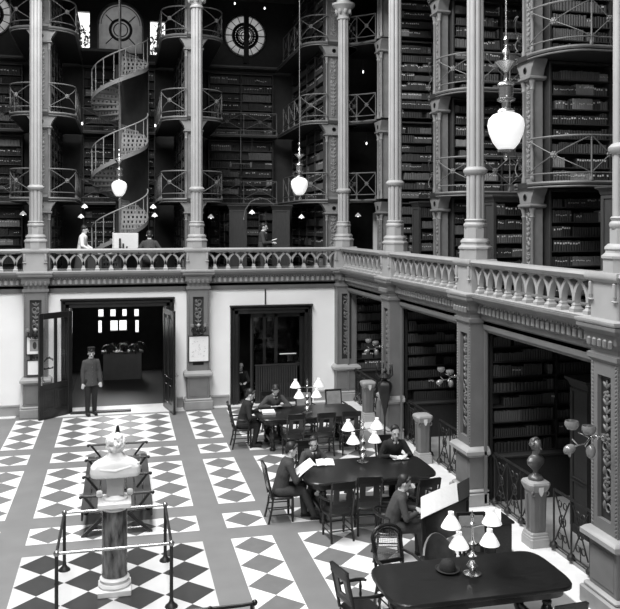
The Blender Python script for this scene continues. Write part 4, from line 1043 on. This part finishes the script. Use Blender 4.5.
# chair + sitter helper: world heading h (degrees, direction the sitter faces), chairs face local +Y
def hd(deg): return radians(deg)-D90
person('uniformed man in peaked cap and buttoned coat standing at the open entrance doors', (-.76, 22.42, .012), hd(-70), 'stand', lean=.0, nod=.1, turn=-.25, coat='suitg', legs='suitd', hat=True, uniform=True, wr=((-.235, .06, .84), (.235, .06, .84)), s=1.03, beard='hair')
# farthest table
chair('ladder back wooden armchair at the left end of the farthest table, a reader in it', 2.74, 18.42, -90, 'ladder')
person('person in a dark suit reading in profile at the left end of the farthest table', (2.74, 18.42, -.0), hd(-4), lean=.12, nod=.5, turn=0, wr=((-.10, .40, .80), (.14, .36, .70)), coat='suitd', legs='suitd', knees=((-.1, .36, .52), (.1, .36, .52)), feet=((-.1, .30, .09), (.1, .26, .09)))
chair('wooden chair behind the farthest table, hidden by the man leaning over his book', 3.60, 19.35, 180, 'splat')
person('man in grey suit leaning on both elbows over a book behind the farthest table', (3.60, 19.28, 0), hd(-90), lean=.36, nod=.75, wr=((-.10, .46, .80), (.12, .46, .80)), coat='suitg', legs='suit', el=(1.2, .1, -.12))
chair('pale leather backed chair behind the farthest table, left of the pair', 4.45, 19.28, 180, 'leather', group=None)
chair('pale leather backed chair behind the farthest table, right of the pair', 5.22, 19.28, 180, 'leather')
NEAR1 = ['leftmost', 'middle', 'rightmost']
for k, x in enumerate((3.72, 4.42, 5.02)): chair('dark armchair on the near side of the farthest table, %s of three' % NEAR1[k], x, 17.42, (4, 0, -6)[k], 'splat')
# middle table
chair('plain wooden side chair under the man reading at the left end of the middle table', 2.72, 13.72, -90, 'splat', False)
person('man in profile holding a newspaper at the left end of the middle table', (2.70, 13.72, 0), hd(-3), lean=.14, nod=.4, wr=((-.06, .36, .86), (.12, .40, .84)), knees=((-.08, .42, .55), (.1, .40, .50)), feet=((-.06, .44, .09), (.12, .58, .09)), coat='suit', legs='suit')
chair('wooden chair of the boy behind the middle table', 3.45, 14.72, 180, 'splat')
person('boy in grey jacket and white collar reading behind the middle table', (3.45, 14.60, -.03), hd(-86), lean=.16, nod=.3, turn=-.3, coat='suitg', legs='suit', s=.94, wr=((-.16, .44, .86), (.14, .44, .86)))
chair('wooden armchair of the bearded man behind the middle table', 5.06, 14.76, 180, 'splat')
person('bearded man in dark coat with an open book behind the middle table', (5.06, 14.66, 0), hd(-92), lean=.2, nod=.2, coat='suitd', legs='suitd', hair='hair', beard='hairg', wr=((-.16, .46, .82), (.16, .46, .82)))
chair('dark armchair on the near side of the middle table, left one, back to the camera', 3.46, 12.72, 6, 'splat')
chair('dark armchair tucked under the near side of the middle table, right of the first', 4.02, 12.88, -8, 'splat')
chair('dark armchair at the right end of the middle table, behind the newspaper stand reader', 4.84, 12.56, 10, 'splat')
chair('dark armchair under the reader at the sloping newspaper stand', 4.02, 11.76, -104, 'low')
person('man in a grey suit seated in profile facing right, bent over the sloping newspaper stand', (4.04, 11.74, 0), hd(-14), lean=.16, s=.96, nod=.35, wr=((-.04, .42, .78), (.12, .42, .76)), coat='suitg', legs='suit', knees=((-.1, .46, .52), (.1, .46, .52)), feet=((-.1, .46, .09), (.12, .52, .09)))
# nearest table
chair('armchair with an arched see-through cane back near the left end of the nearest table', 3.58, 10.14, 188, 'cane').scale = (1.08, 1.05, 1.0)
chair('dark armchair turned sideways at the left end of the nearest table', 2.86, 9.42, -76, 'splat')
chair('round backed leather armchair behind the nearest table, near the bowler hat', 4.19, 10.10, 176, 'round', rh=.05).scale = (.9, .9, .95)
chair('chair with a pale leather back behind the nearest table, beneath the right hand lamp shades', 4.86, 10.42, 172, 'leather')
chair('dark chair pushed under the near side of the nearest table, left of the pair', 3.95, 8.12, 0, 'splat')
chair('dark chair pushed under the near side of the nearest table, right of the pair', 4.75, 8.15, 4, 'splat')
# man in the doorway and people upstairs
person('dark haired person seated in the shadow of the right hand doorway', (3.46, 23.75, -.25), hd(-88), 'sit', lean=.1, nod=.1, coat='suitd', legs='suitd')
t = thing('side_chair', 'dark chair of the figure in the shadowed doorway', 'chair', (3.46, 23.8, 0)); b = MB(); b.bbox(-.2, .2, -.2, .2, .16, .2, W); b.build('seat', t)
for sx in (-1, 1):
    for sy in (-1, 1): b = MB(); b.tube([(sx*.17, sy*.17, 0), (sx*.17, sy*.17, .17)], .02, W, 6); b.build('leg', t)
person('woman in white blouse with pinned up dark hair at the gallery desk', (-1.10, 24.35, GF-.05), hd(-10), 'stand', lean=.06, nod=.2, coat='shirt', legs='suit', skirt=True, hairlong=True, wr=((-.15, .3, 1.02), (.2, .3, 1.0)), s=.95)
person('man in grey coat seated with his back to the hall at the gallery desk', (.84, 23.72, GF+.12), hd(92), 'sit', lean=.1, nod=.3, coat='suitg', legs='suit', wr=((-.2, .3, .8), (.2, .3, .8)))
t = thing('bentwood_chair', 'rounded chair back behind the seated man on the gallery', 'chair', (.84, 23.66, GF+.12)); b = MB(); b.tube([(-.2, -.2, .1), (-.22, -.22, .6), (-.15, -.24, .8), (0, -.25, .86), (.15, -.24, .8), (.22, -.22, .6), (.2, -.2, .1)], .018, W, 8); b.build('backrest', t)
b = MB(); b.lathe([(.2, .40), (.22, .42), (.22, .44), (.0, .45)], W, n=16); b.build('seat', t)
for sx in (-1, 1):
    for sy in (-1, 1): b = MB(); b.tube([(sx*.18, sy*.17, -.12), (sx*.15, sy*.15, .42)], .016, W, 6); b.build('leg', t)
person('man in a dark suit standing on the gallery behind the balustrade, reading a small book', (4.22, 24.2, GF-.02), hd(-18), 'stand', lean=.02, nod=.2, turn=.0, coat='suit', legs='suit', wr=((-.02, .34, 1.14), (.14, .30, 1.12)), s=.98)

# ------------------------------------------------------------------ reading matter
def open_book(label, loc, rz, tilt=.15, w=.17, h=.25, cat='book', sc_=1.):
    t = thing('open_book' if cat == 'book' else 'newspaper', label, cat, loc, 0); t.rotation_euler = (tilt, 0, rz)
    b = MB(); b.loft([[(x, -h/2-.004, .004), (x, h/2+.004, .004), (x, h/2+.004, 0), (x, -h/2-.004, 0)] for x in (-w-.004, 0, w+.004)], TONES[1]); b.build('cover', t, smooth=None)
    for sx in (-1, 1):
        b = MB(); xs = [(0, .006), (.02, .022), (.06, .024), (w*.7, .016), (w, .008)]
        b.loft([[(sx*x, -h/2, z), (sx*x, h/2, z), (sx*x, h/2, .003), (sx*x, -h/2, .003)] for x, z in xs], M['paper']); b.build('pages', t)
    return t
open_book('open book under the bearded man, on the middle table', (5.06, 14.18, .775), 0, .0, .15, .2)
open_book('open book read by the boy on the middle table', (3.62, 14.14, .80), -.1, .25, .16, .22)
open_book('open book under the leaning man at the farthest table', (3.62, 18.75, .80), 0, -.3, .12, .18)
open_book('small book held by the man standing on the gallery', (4.58, 24.10, GF+1.16), -D90-.2, .3, .09, .15)
def sheets(name, label, cat, corners, th_=.012, n=3, m='paper', wave=.01):
    """a slightly wavy stack of sheets through four corners a,b,c,d (metres)"""
    a, b_, c, d = map(Vector, corners); nrm = (b_-a).cross(d-a).normalized()
    if nrm.z < 0: nrm = -nrm
    t = thing(name, label, cat, tuple((a+b_+c+d)/4)); o = (a+b_+c+d)/4; k = 6
    for q in range(n):
        rings = []; z0 = nrm*(th_*q/n); z1 = nrm*(th_*(q+.85)/n); sh = Vector((R()-.5, R()-.5, 0))*.012
        for i in range(k+1):
            f_ = i/k; p = a.lerp(b_, f_)+nrm*wave*sin(f_*PI)-o+sh; r_ = d.lerp(c, f_)+nrm*wave*sin(f_*PI)-o+sh
            rings.append([p+z0, r_+z0, r_+z1, p+z1])
        b = MB(); b.loft(rings, M[m]); b.build('sheet', t, smooth=None)
    return t
sheets('newspaper', 'newspaper held up by the man at the left end of the middle table', 'newspaper', ((2.98, 13.42, .80), (3.28, 13.50, .98), (3.26, 13.82, 1.0), (2.96, 13.76, .82)), .006, 2)
sheets('loose_papers', 'pile of pale papers at the left end of the farthest table', 'papers', ((3.18, 18.18, .765), (3.48, 18.16, .765), (3.50, 18.5, .765), (3.22, 18.52, .765)), .05, 4, wave=.0)
# sloping reading stand
fr, fr2, ba2, ba = Vector((4.26, 10.97, .85)), Vector((5.30, 11.66, .85)), Vector((5.42, 11.96, 1.0)), Vector((4.36, 11.28, 1.0))
t = thing('reading_stand', 'dark wooden sloping newspaper stand in front of the man facing right', 'stand', (4.8, 11.4, 0)); o = Vector((4.8, 11.4, 0))
b = MB(); dz = Vector((0, 0, .03)); b.loft([[fr-o-dz, fr2-o-dz, fr2-o-dz*.1, fr-o-dz*.1], [ba-o-dz, ba2-o-dz, ba2-o-dz*.1, ba-o-dz*.1]], W); b.build('sloping_top', t, smooth=None)
for p, q in ((fr, ba), (fr2, ba2)):
    b = MB(); m_ = ((p+q)/2-o); m_ = m_*.92; m_.z = 0
    b.beam(m_+Vector((0, 0, .05)), m_+Vector((0, 0, .9)), .06, .06, W); b.beam(m_+Vector((.1, -.2, .03)), m_+Vector((-.1, .2, .03)), .06, .06, W); b.build('trestle', t, smooth=None)
b = MB(); b.beam(((fr+ba)/2-o)*.9+Vector((0, 0, -.25)), ((fr2+ba2)/2-o)*.9+Vector((0, 0, -.25)), .03, .5, W); b.build('front_board', t, smooth=None)
L_ = lambda a, b_, f_: a.lerp(b_, f_)
sheets('newspaper', 'large bright newspaper spread on the sloping stand before the man facing right', 'newspaper', (fr+Vector((-.03, -.03, .01)), L_(fr, fr2, .74)+Vector((0, 0, .01)), L_(ba, ba2, .72)+Vector((0, 0, .06)), ba+Vector((0, 0, .05))), .03, 4, wave=.012)
sheets('dark_folder', 'dark bound folder lying open beside the bright newspaper on the sloping stand', 'folder', (L_(fr, fr2, .76), fr2+Vector((0, 0, .02)), ba2+Vector((.02, .02, .05)), L_(ba, ba2, .75)+Vector((0, 0, .03))), .02, 2, 'suitd')
t = thing('side_table', 'small dark table with a large white sheet on it, right of the sloping stand', 'table', (5.34, 11.08, 0)); b = MB(); b.bbox(-.26, .30, -.28, .26, .72, .76, W, .01); b.build('top', t); b = MB(); b.bbox(-.24, .27, -.25, .24, .3, .72, M['suit'], .01); b.build('cupboard', t)
for sx in (-1, 1):
    for sy in (-1, 1): b = MB(); b.lathe([(.02, 0), (.03, .1), (.02, .2), (.03, .32)], W, (.015+sx*.23, -.01+sy*.22, 0), 8); b.build('leg', t)
sheets('paper_sheet', 'large white sheet lying on the small table between the stand and the bronze bust', 'papers', ((5.06, 10.82, .765), (5.42, 10.80, .765), (5.66, 11.28, .765), (5.22, 11.34, .765)), .012, 2, wave=.004)
# bowler hat
t = thing('bowler_hat', 'black bowler hat lying on the nearest table, left of the brass lamp', 'hat', (4.01, 9.45, .762)); b = MB(); b.lathe([(.10, .012), (.098, .04), (.092, .09), (.07, .125), (.03, .14), (.001, .143)], M['suitd'], n=24, mod=lambda a: 1+.1*sin(a)**2); b.build('crown', t)
b = MB(); b.lathe([(.10, .008), (.14, .012), (.155, .028), (.15, .032), (.135, .018), (.10, .016)], M['suitd'], n=24, mod=lambda a: 1+.1*sin(a)**2); b.build('brim', t)
b = MB(); b.lathe([(.1015, .014), (.1, .04), (.102, .04), (.1035, .014)], M['hair'], n=24, mod=lambda a: 1+.1*sin(a)**2); b.build('hat_band', t)

# ------------------------------------------------------------------ long double bench behind the bust
t = thing('double_settee', 'long dark double sided wooden settee on the tiled floor behind the marble bust', 'bench', (-.045, 15.25, 0)); Lb = 1.62
for s in (-1, 1):
    b = MB()
    for k in range(4): x = s*(.08+k*.145); b.bbox(x-.068, x+.068, -Lb, Lb, .40-.012*(3-k), .425-.012*(3-k), M['woodm'], .008)
    b.build('seat', t, smooth=30)
    for sy in (-1, -.33, .33, 1):
        y = sy*(Lb-.03); b = MB(); b.tube([(s*.0, y, .66), (s*.52, y, .66), (s*.56, y, .665), (s*.585, y, .64)], .022, W, 8); b.ell((s*.58, y, .655), (.03, .03, .03), W, 8, 6); b.build('armrest', t)
        b = MB(); b.beam((s*.52, y, .65), (s*.34, y, .42), .035, .035, W); b.build('arm_brace', t, smooth=None)
        b = MB(); b.beam((s*.12, y, .40), (s*.56, y, 0), .05, .05, W); b.build('leg', t, smooth=None)
    b = MB(); b.bbox(s*.56-.015, s*.56+.015, -Lb, Lb, .27, .41, W); b.build('apron', t)
for y in (-Lb+.03, Lb-.03): b = MB(); b.tube([(-.48, y, .1), (.48, y, .1)], .015, M['steel'], 6); b.build('foot_bar', t)
b = MB(); b.bbox(-.03, .03, -Lb, Lb, .42, .68, W, .01); b.build('back_rail', t)
b = MB(); b.lathe([(.03, .0), (.03, .75), (.045, .78), (.05, .88), (.03, 1.0), (.02, 1.02)], W, (0, Lb, 0), 10); b.build('end_post', t)
# brass rail enclosure round the bust
t = thing('rail_enclosure', 'metal tube railing with ball joints around the marble bust', 'railing', (-.065, 0, 0)); X_ = .735; ys = (12.42, 10.9)
for y in ys: b = MB(); b.tube([(-X_, y, .85), (X_, y, .85)], .02, M['steel'], 10); b.build('rail', t)
for x in (-X_, X_): b = MB(); b.tube([(x, ys[0], .85), (x, ys[1], .85)], .02, M['iron'], 10); b.build('rail', t)
for y in ys:
    for x in (-X_, X_):
        b = MB(); b.lathe([(.09, 0), (.085, .02), (.05, .05), (.03, .08), (.024, .12), (.024, .44), (.03, .46), (.024, .48), (.024, .82)], M['iron'], (x, y, 0), 12); b.build('post', t)
        b = MB(); b.ell((x, y, .85), (.042,)*3, M['steel'], 12, 8); b.build('ball_joint', t)
# second settee at the lower edge
t = thing('wooden_settee', 'end of a dark settee arm poking into the bottom edge of the photo', 'bench', (1.02, 8.7, 0))
b = MB(); b.tube([(-.9, .22, .86), (.30, .22, .86), (.44, .22, .87)], .022, W, 8); b.ell((.45, .22, .875), (.035,)*3, W, 8, 6); b.lathe([(.02, -.03), (.032, 0), (.02, .03)], W, (-.05, .22, .86), 8, ax='x'); b.build('armrest', t)
b = MB(); b.bbox(-.9, .45, -1.2, .25, .4, .43, W, .01); b.build('seat', t)
for x in (-.85, .42):
    for y in (-1.1, .22): b = MB(); b.tube([(x, y, 0), (x, y, .86 if y > 0 else .42)], .024, W, 8); b.build('leg', t)

# ------------------------------------------------------------------ marble bust on its column
cx, cy = -.072, 11.56
t = thing('marble_pedestal', 'dark veined marble column with white base and cap, inside the tube railing', 'pedestal', (cx, cy, 0)); m = M['marble']
b = MB(); b.bbox(-.225, .225, -.225, .225, 0.004, .09, m, .01); b.lathe([(.21, .09), (.225, .12), (.21, .15), (.185, .16), (.19, .18), (.205, .20), (.19, .22), (.175, .225), (.175, .25), (.0, .25)], m, n=32); b.build('base', t)
b = MB(); b.lathe([(.168, .22), (.176, .24), (.176, .28), (.172, .3), (.172, 1.14), (.16, 1.16)], M['vein'], n=32); b.build('shaft', t)
b = MB(); b.lathe([(.165, 1.15), (.18, 1.17), (.16, 1.18), (.19, 1.21)], m, n=32); b.bbox(-.225, .225, -.225, .225, 1.21, 1.29, m, .012); b.build('cap', t)
for sx in (-1, 1): b = MB(); b.bbox(sx*.21-.04, sx*.21+.04, .08, .2, 1.29, 1.36, m, .015); b.build('corner_scroll', t)
t = thing('marble_bust', 'white marble bust with curly hair seen from behind, on the veined column', 'bust', (cx+.01, cy, 1.29))
b = MB(); b.lathe([(.17, 0), (.17, .03), (.13, .05), (.11, .07)], M['marble'], n=24); b.loft([[(x*.12*q, y*.10*q, z) for x, y in ((-1, -1), (1, -1), (1, 1), (-1, 1))] for q, z in ((1, .07), (.9, .15), (1.05, .34))], M['stone']); b.build('socle', t)
b = MB()
def R2(pts, m=M['marble']): return b.loft(pts, m)
rings = []
for w_, d_, z in ((.29, .15, .325), (.335, .165, .335), (.345, .17, .38), (.335, .165, .455), (.30, .155, .50), (.25, .145, .53), (.19, .13, .555), (.12, .11, .60), (.09, .09, .66)):
    rings.append([(w_*k_sgn(cos(a*PI/12))*abs(cos(a*PI/12))**.5, d_*k_sgn(sin(a*PI/12))*abs(sin(a*PI/12))**.5+.006*sin(a*2.), z) for a in range(24)])
b.loft(rings, M['marble'])
b.cap((0, 0, .54), .085, (0, .02, .64), .075, M['marble'])
b.ell((0, .02, .75), (.10, .115, .13), M['marble'], 14, 10); b.ell((0, .06, .70), (.06, .065, .07), M['marble'], 12, 8); b.cap((0, .13, .77), .012, (0, .145, .73), .016, M['marble'], 8)
for sx in (-1, 1): b.ell((sx*.09, .02, .75), (.012, .025, .035), M['marble'], 8, 6)
remesh(b.build('figure', t), .009, 1)
b = MB(); rr = random.Random(4)
for _ in range(110):
    a = rr.uniform(PI*.85, PI*2.15); e = rr.uniform(-1.05, 1.4); b.ell((.112*cos(a)*cos(e), .01+.125*sin(a)*cos(e), .765+.125*sin(e)), (rr.uniform(.022, .038),)*3, M['marble'], 7, 5)
remesh(b.build('curly_hair', t), .008, 1)
b = MB(); b.tube([(-.33, -.06, .47), (-.2, -.14, .45), (0, -.165, .43), (.2, -.14, .47), (.33, -.05, .50)], [.012, .02, .022, .02, .012], M['marble'], 8); b.build('drapery_fold', t)

# ------------------------------------------------------------------ stone posts and iron railings in front of the alcoves
def post_ped(label, x, y, bust=False):
    t = thing('stone_pedestal', label, 'pedestal', (x, y, 0)); t.scale = (.86, .86, 1); m = M['stoned']
    def oc(w, z, c=.3): k = w*(1-c); return [(w, -k, z), (w, k, z), (k, w, z), (-k, w, z), (-w, k, z), (-w, -k, z), (-k, -w, z), (k, -w, z)]
    b = MB(); b.loft([oc(w, z, .15) for w, z in ((.20, .012), (.20, .14), (.19, .15), (.19, .18), (.175, .19), (.175, .22), (.16, .24))], M['stone']); b.build('base', t, smooth=30)
    b = MB(); b.loft([oc(w, z, .3) for w, z in ((.145, .23), (.165, .9))], m); b.build('shaft', t, smooth=30)
    for k in range(4):
        a = k*PI/2; b = MB(); b.beam((.155*cos(a)*.97, .155*sin(a)*.97, .28), (.172*cos(a), .172*sin(a), .84), .05, .02, m); b.build('raised_panel', t, smooth=None)
    b = MB(); b.loft([oc(w, z, .25) for w, z in ((.165, .88), (.19, .92), (.21, .97), (.215, 1.0), (.20, 1.03), (.15, 1.05))], M['stone']); b.build('cap', t, smooth=30)
    b = MB(); b.loft([[(q*.045*w_, -.215-.0, z) for q in (-1, 1)]+[(q*.045*w_, -.19, z) for q in (1, -1)] for w_, z in ((1, .97), (1, .90), (.5, .85), (.1, .83))], M['marble']); b.build('shield', t, label='small white shield plaque')
    for s_ in (-1, 1): b = MB(); b.torus((s_*.14, -.17, .86), .035, .014, m, 'y', 10, 5); b.build('scroll', t)
    return t
post_ped('grey stone pedestal without a bust in front of the first book alcove', 6.30, 20.1)
post_ped('grey stone pedestal without a bust in front of the middle book alcove', 6.34, 16.3)
post_ped('grey stone pedestal carrying the bronze bust at the right', 6.46, 11.68)
t = thing('bronze_bust', 'dark bronze bust of a curly haired man on the right hand stone pedestal', 'bust', (6.46, 11.68, 1.05), radians(20)); m = M['bronze']
b = MB(); b.lathe([(.12, 0), (.12, .03), (.10, .06), (.06, .08), (.04, .11), (.05, .16)], m, n=20); b.build('socle', t)
b = MB(); b.loft([[(w_*cos(a*PI/10), d_*sin(a*PI/10)+dy, z) for a in range(20)] for w_, d_, dy, z in ((.04, .04, 0, .14), (.09, .06, .0, .18), (.17, .09, 0, .25), (.18, .095, 0, .31), (.14, .08, 0, .36), (.07, .06, 0, .39))], m)
b.cap((0, 0, .36), .066, (0, -.01, .44), .058, m); b.ell((0, -.01, .54), (.078, .095, .10), m, 14, 10); b.ell((0, -.045, .47), (.052, .055, .06), m, 12, 8); b.cap((0, -.10, .53), .010, (0, -.118, .495), .014, m, 8)
for sx in (-1, 1): b.ell((sx*.08, 0, .51), (.010, .02, .03), m, 8, 6)
remesh(b.build('figure', t), .008, 2)
b = MB()
for _ in range(60):
    a = rr.uniform(-.35, PI+.35); e = rr.uniform(-.3, 1.45); b.ell((.078*cos(a)*cos(e), .0+.09*sin(a)*cos(e), .56+.09*sin(e)), (rr.uniform(.016, .028),)*3, m, 7, 5)
remesh(b.build('curly_hair', t), .008, 1)

def iron_rail(label, y0, y1, x=6.62):
    t = thing('iron_railing', label, 'railing', (x, 0, 0)); m = M['iron']; ya, yb = max(y0, y1), min(y0, y1); L = ya-yb
    b = MB(); b.beam((0, ya, .97), (0, yb, .97), .035, .03, m); b.build('top_rail', t, smooth=None)
    b = MB(); b.beam((0, ya, .12), (0, yb, .12), .02, .02, m); b.build('bottom_rail', t, smooth=None)
    n = max(2, round(L/.55))
    for i in range(n+1):
        y = ya-L*i/n; b = MB(); b.lathe([(.06, .06), (.07, .09), (.05, .13), (.02, .16), (.016, .2), (.016, .97)], m, (0, y, 0), 8); b.build('post', t)
    for i in range(n):
        c = ya-L*(i+.5)/n; h = L/n/2
        b = MB(); b.tube([(0, c+h*.8, .90), (0, c-h*.8, .2)], .012, m, 5); b.tube([(0, c-h*.8, .90), (0, c+h*.8, .2)], .012, m, 5)
        b.torus((0, c, .55), .09, .012, m, 'x', 14, 5); b.torus((0, c, .55), .04, .010, m, 'x', 10, 5)
        for zz in (.8, .3): b.torus((0, c+h*.3, zz), .05, .010, m, 'x', 10, 5); b.torus((0, c-h*.3, zz), .05, .010, m, 'x', 10, 5)
        b.tube([(0, c, .12), (0, c, .3)], .010, m, 5); b.ell((0, c, .3), (.02, .02, .05), m, 6, 5)
        b.build('scroll_panel', t)
    return t
iron_rail('iron scrollwork railing left of the first stone pedestal', 22.3, 20.35); iron_rail('iron scrollwork railing between the first stone pedestal and the iron stand pier', 19.85, 18.9)
iron_rail('iron scrollwork railing between the iron stand pier and the second stone pedestal', 17.95, 16.55); iron_rail('iron scrollwork railing right of the second stone pedestal', 16.05, 14.35)
iron_rail('iron scrollwork railing left of the bronze bust pedestal', 13.45, 11.95); iron_rail('iron scrollwork railing right of the bronze bust pedestal', 11.4, 9.9)
# tall dark stand
t = thing('iron_stand', 'tall dark iron stand with curled branches above a tapering body, before the second pier', 'stand', (6.02, 17.9, 0)); m = M['iron']
b = MB(); b.lathe([(.12, 0.012), (.11, .04), (.04, .08), (.025, .14), (.02, .7)], m, n=10); b.build('foot', t)
b = MB(); b.lathe([(.02, .62), (.05, .8), (.13, 1.15), (.17, 1.36), (.15, 1.42), (.10, 1.46)], m, n=10, mod=lambda a: 1+.08*cos(5*a)); b.build('tapered_body', t)
b = MB(); rr = random.Random(8)
b.lathe([(.10, 1.45), (.05, 1.5), (.14, 1.56), (.10, 1.62), (.03, 1.66), (.06, 1.72), (.01, 1.8)], m, n=12)
for k in range(9):
    a = k*2*PI/9; l = .20+.06*(k % 2); b.tube([(0, 0, 1.58), (l*.6*cos(a), l*.6*sin(a), 1.54), (l*cos(a), l*sin(a), 1.62), (l*.9*cos(a), l*.9*sin(a), 1.72+.06*(k % 3))], .013, m, 6); b.ell((l*.9*cos(a), l*.9*sin(a), 1.74+.06*(k % 3)), (.025, .025, .04), M['bronze'], 6, 5)
b.build('curled_branches', t)
t = thing('stone_urn', 'pale rounded stone post beside the tall iron stand, by the first alcove', 'post', (6.28, 18.95, 0)); b = MB(); b.lathe([(.13, .012), (.13, .06), (.10, .1), (.12, .3), (.13, .55), (.11, .75), (.07, .86), (.01, .9)], M['stoned'], n=16); b.build('body', t); b = MB(); b.lathe([(.14, .012), (.14, .05), (.12, .06)], M['stone'], n=16); b.build('plinth', t)

# ------------------------------------------------------------------ camera, light
cam = bpy.data.cameras.new('camera'); co = bpy.data.objects.new('camera', cam); COL.objects.link(co); sc.camera = co
cam.sensor_width = 36; cam.lens = 804.9/620*36; cam.shift_y = -79/620; cam.clip_start = .2; cam.clip_end = 200
co.location = (0, 0, 5.1); co.rotation_euler = (PI/2, 0, -.23187)
w = bpy.data.worlds.new('sky'); sc.world = w; w.use_nodes = True; w.node_tree.nodes['Background'].inputs[0].default_value = (1, 1, 1, 1); w.node_tree.nodes['Background'].inputs[1].default_value = 1.6
def area(name, loc, rot, sx, sy, p):
    l = bpy.data.lights.new(name, 'AREA'); l.shape = 'RECTANGLE'; l.size = sx; l.size_y = sy; l.energy = p
    o = bpy.data.objects.new(name, l); COL.objects.link(o); o.location = loc; o.rotation_euler = rot; return o
area('skylight', (-1.5, 11.5, 17.3), (0, 0, 0), 5, 20, 6200)
d_ = Vector((-2, 22, 4))-Vector((0, -3.7, 12)); area('front_fill_light', (0, -3.7, 12), d_.to_track_quat('-Z', 'Y').to_euler(), 5, 5, 1000)  # added fill light behind the camera, brightens back wall and column fronts
area('vestibule_daylight', (.0, 29.0, 1.8), (-PI/2, 0, 0), 1.4, .8, 45)
sc.view_settings.view_transform = 'Standard'; sc.view_settings.look = 'None'; sc.view_settings.gamma = 1; sc.view_settings.use_curve_mapping = False
sc.view_settings.exposure = 0.

# ------------------------------------------------------------------ books: the 300 that show largest stand alone, the rest is one object
def book_geo(b, c, u, n, w_, h, d, tone, lean, lab, simple):
    up = Vector((0, 0, 1)); tm = TONES[tone]
    if lean: u2 = (u*cos(lean)+up*sin(lean)); up = (up*cos(lean)-u*sin(lean)); u = u2; c = c+Vector((0, 0, abs(sin(lean))*w_*.5+.002))
    hw = w_/2
    prof = [(-hw, -d), (hw, -d), (hw, -.006), (0, .004), (-hw, -.006)] if simple else [(-hw, -d), (-hw+.003, -d), (-hw+.003, -d+.006), (hw-.003, -d+.006), (hw-.003, -d), (hw, -d), (hw, -.008), (hw*.6, .0), (0, .004), (-hw*.6, .0), (-hw, -.008)]
    b.loft([[c+u*x+n*y+up*z for x, y in prof] for z in (0, h)], tm)
    if not simple:
        b.loft([[c+u*x+n*y+up*z for x, y in ((-hw+.003, -d+.008), (hw-.003, -d+.008), (hw-.003, -.012), (-hw+.003, -.012))] for z in (.004, h-.002+.0005)], TONES[6])
    if lab:
        z = h*lab; hh = .016 if lab < .6 else .032
        b.add([c+u*x+n*.006+up*zz for x, zz in ((-hw*.7, z), (hw*.7, z), (hw*.7, z+hh), (-hw*.7, z+hh))], [(0, 1, 2, 3)], TONES[5])
bpy.context.view_layer.update(); dg = bpy.context.evaluated_depsgraph_get()
CP_ = Vector((0, 0, 5.1)); yw = .23187
def score(k):
    c, u, n, w_, h = k[0], k[1], k[2], k[3], k[4]
    p = c+Vector((0, 0, h/2)); dep = p.x*sin(yw)+p.y*cos(yw)
    if dep < 1: return 0
    px = 310+804.9*(p.x*cos(yw)-p.y*sin(yw))/dep; py = 225.5-804.9*(p.z-5.1)/dep
    if not (3 < px < 617 and 3 < py < 606): return 0
    v = (CP_-p).normalized(); return max(0, n.dot(v))*w_*h*(804.9/dep)**2
sco = sorted(((score(k), i) for i, k in enumerate(BOOKS)), reverse=True)
solo = []
for s_, i in sco:
    if s_ <= 0 or len(solo) >= 300: break
    k = BOOKS[i]; p = k[0]+k[2]*.02+Vector((0, 0, k[4]*.5)); d = p-CP_
    hit = sc.ray_cast(dg, CP_+d.normalized()*.3, d.normalized(), distance=d.length-.35)
    if not hit[0]: solo.append(i)
ORD = ['lowest', 'second lowest', 'third lowest', 'fourth lowest', 'fifth lowest', 'sixth lowest', 'seventh lowest', 'topmost']
rows = {}
for i in solo: rows.setdefault(BOOKS[i][7], []).append(i)
TN = ['black', 'dark', 'dark grey', 'mid grey', 'pale']
for row, idx in rows.items():
    sub = {}
    for i in idx: sub.setdefault(BOOKS[i][6], []).append(i)
    for tone, ids in sub.items():
        lab = '%s book, %s shelf, %s' % (TN[tone], ORD[row[1]], row[0])
        for i in ids:
            c, u, n, w_, h, d, tn, _, lean, lb = BOOKS[i]
            b = MB(); book_geo(b, Vector((0, 0, 0)), u, n, w_, h, d, tn, lean, lb, False); o = b.build('book', smooth=None); o.location = c
            tag(o, lab, 'book', lab.replace(' book,', ' books,', 1))
ss = set(solo); b = MB()
for i, k in enumerate(BOOKS):
    if i in ss: continue
    c, u, n, w_, h, d, tn, _, lean, lb = k
    book_geo(b, c, u, n, w_, h, d, tn, lean, lb, True)
tag(b.build('shelved_books', smooth=None), 'rows of old bound volumes filling the shelves of the book stacks', 'books', kind='stuff')
print('BOOKS', len(BOOKS), 'rows', len(rows), 'objects', len(bpy.data.objects))

import collections as _c
_n = _c.Counter(o['label'] for o in bpy.data.objects if 'label' in o and 'category' in o and 'group' not in o)
for o in bpy.data.objects:
    if 'label' in o and 'category' in o and not 4 <= len(o['label'].split()) <= 16: print('LABELLEN', len(o['label'].split()), o['label'])
for k, v in _n.items():
    if v > 1: print('LABELDUP', v, k)
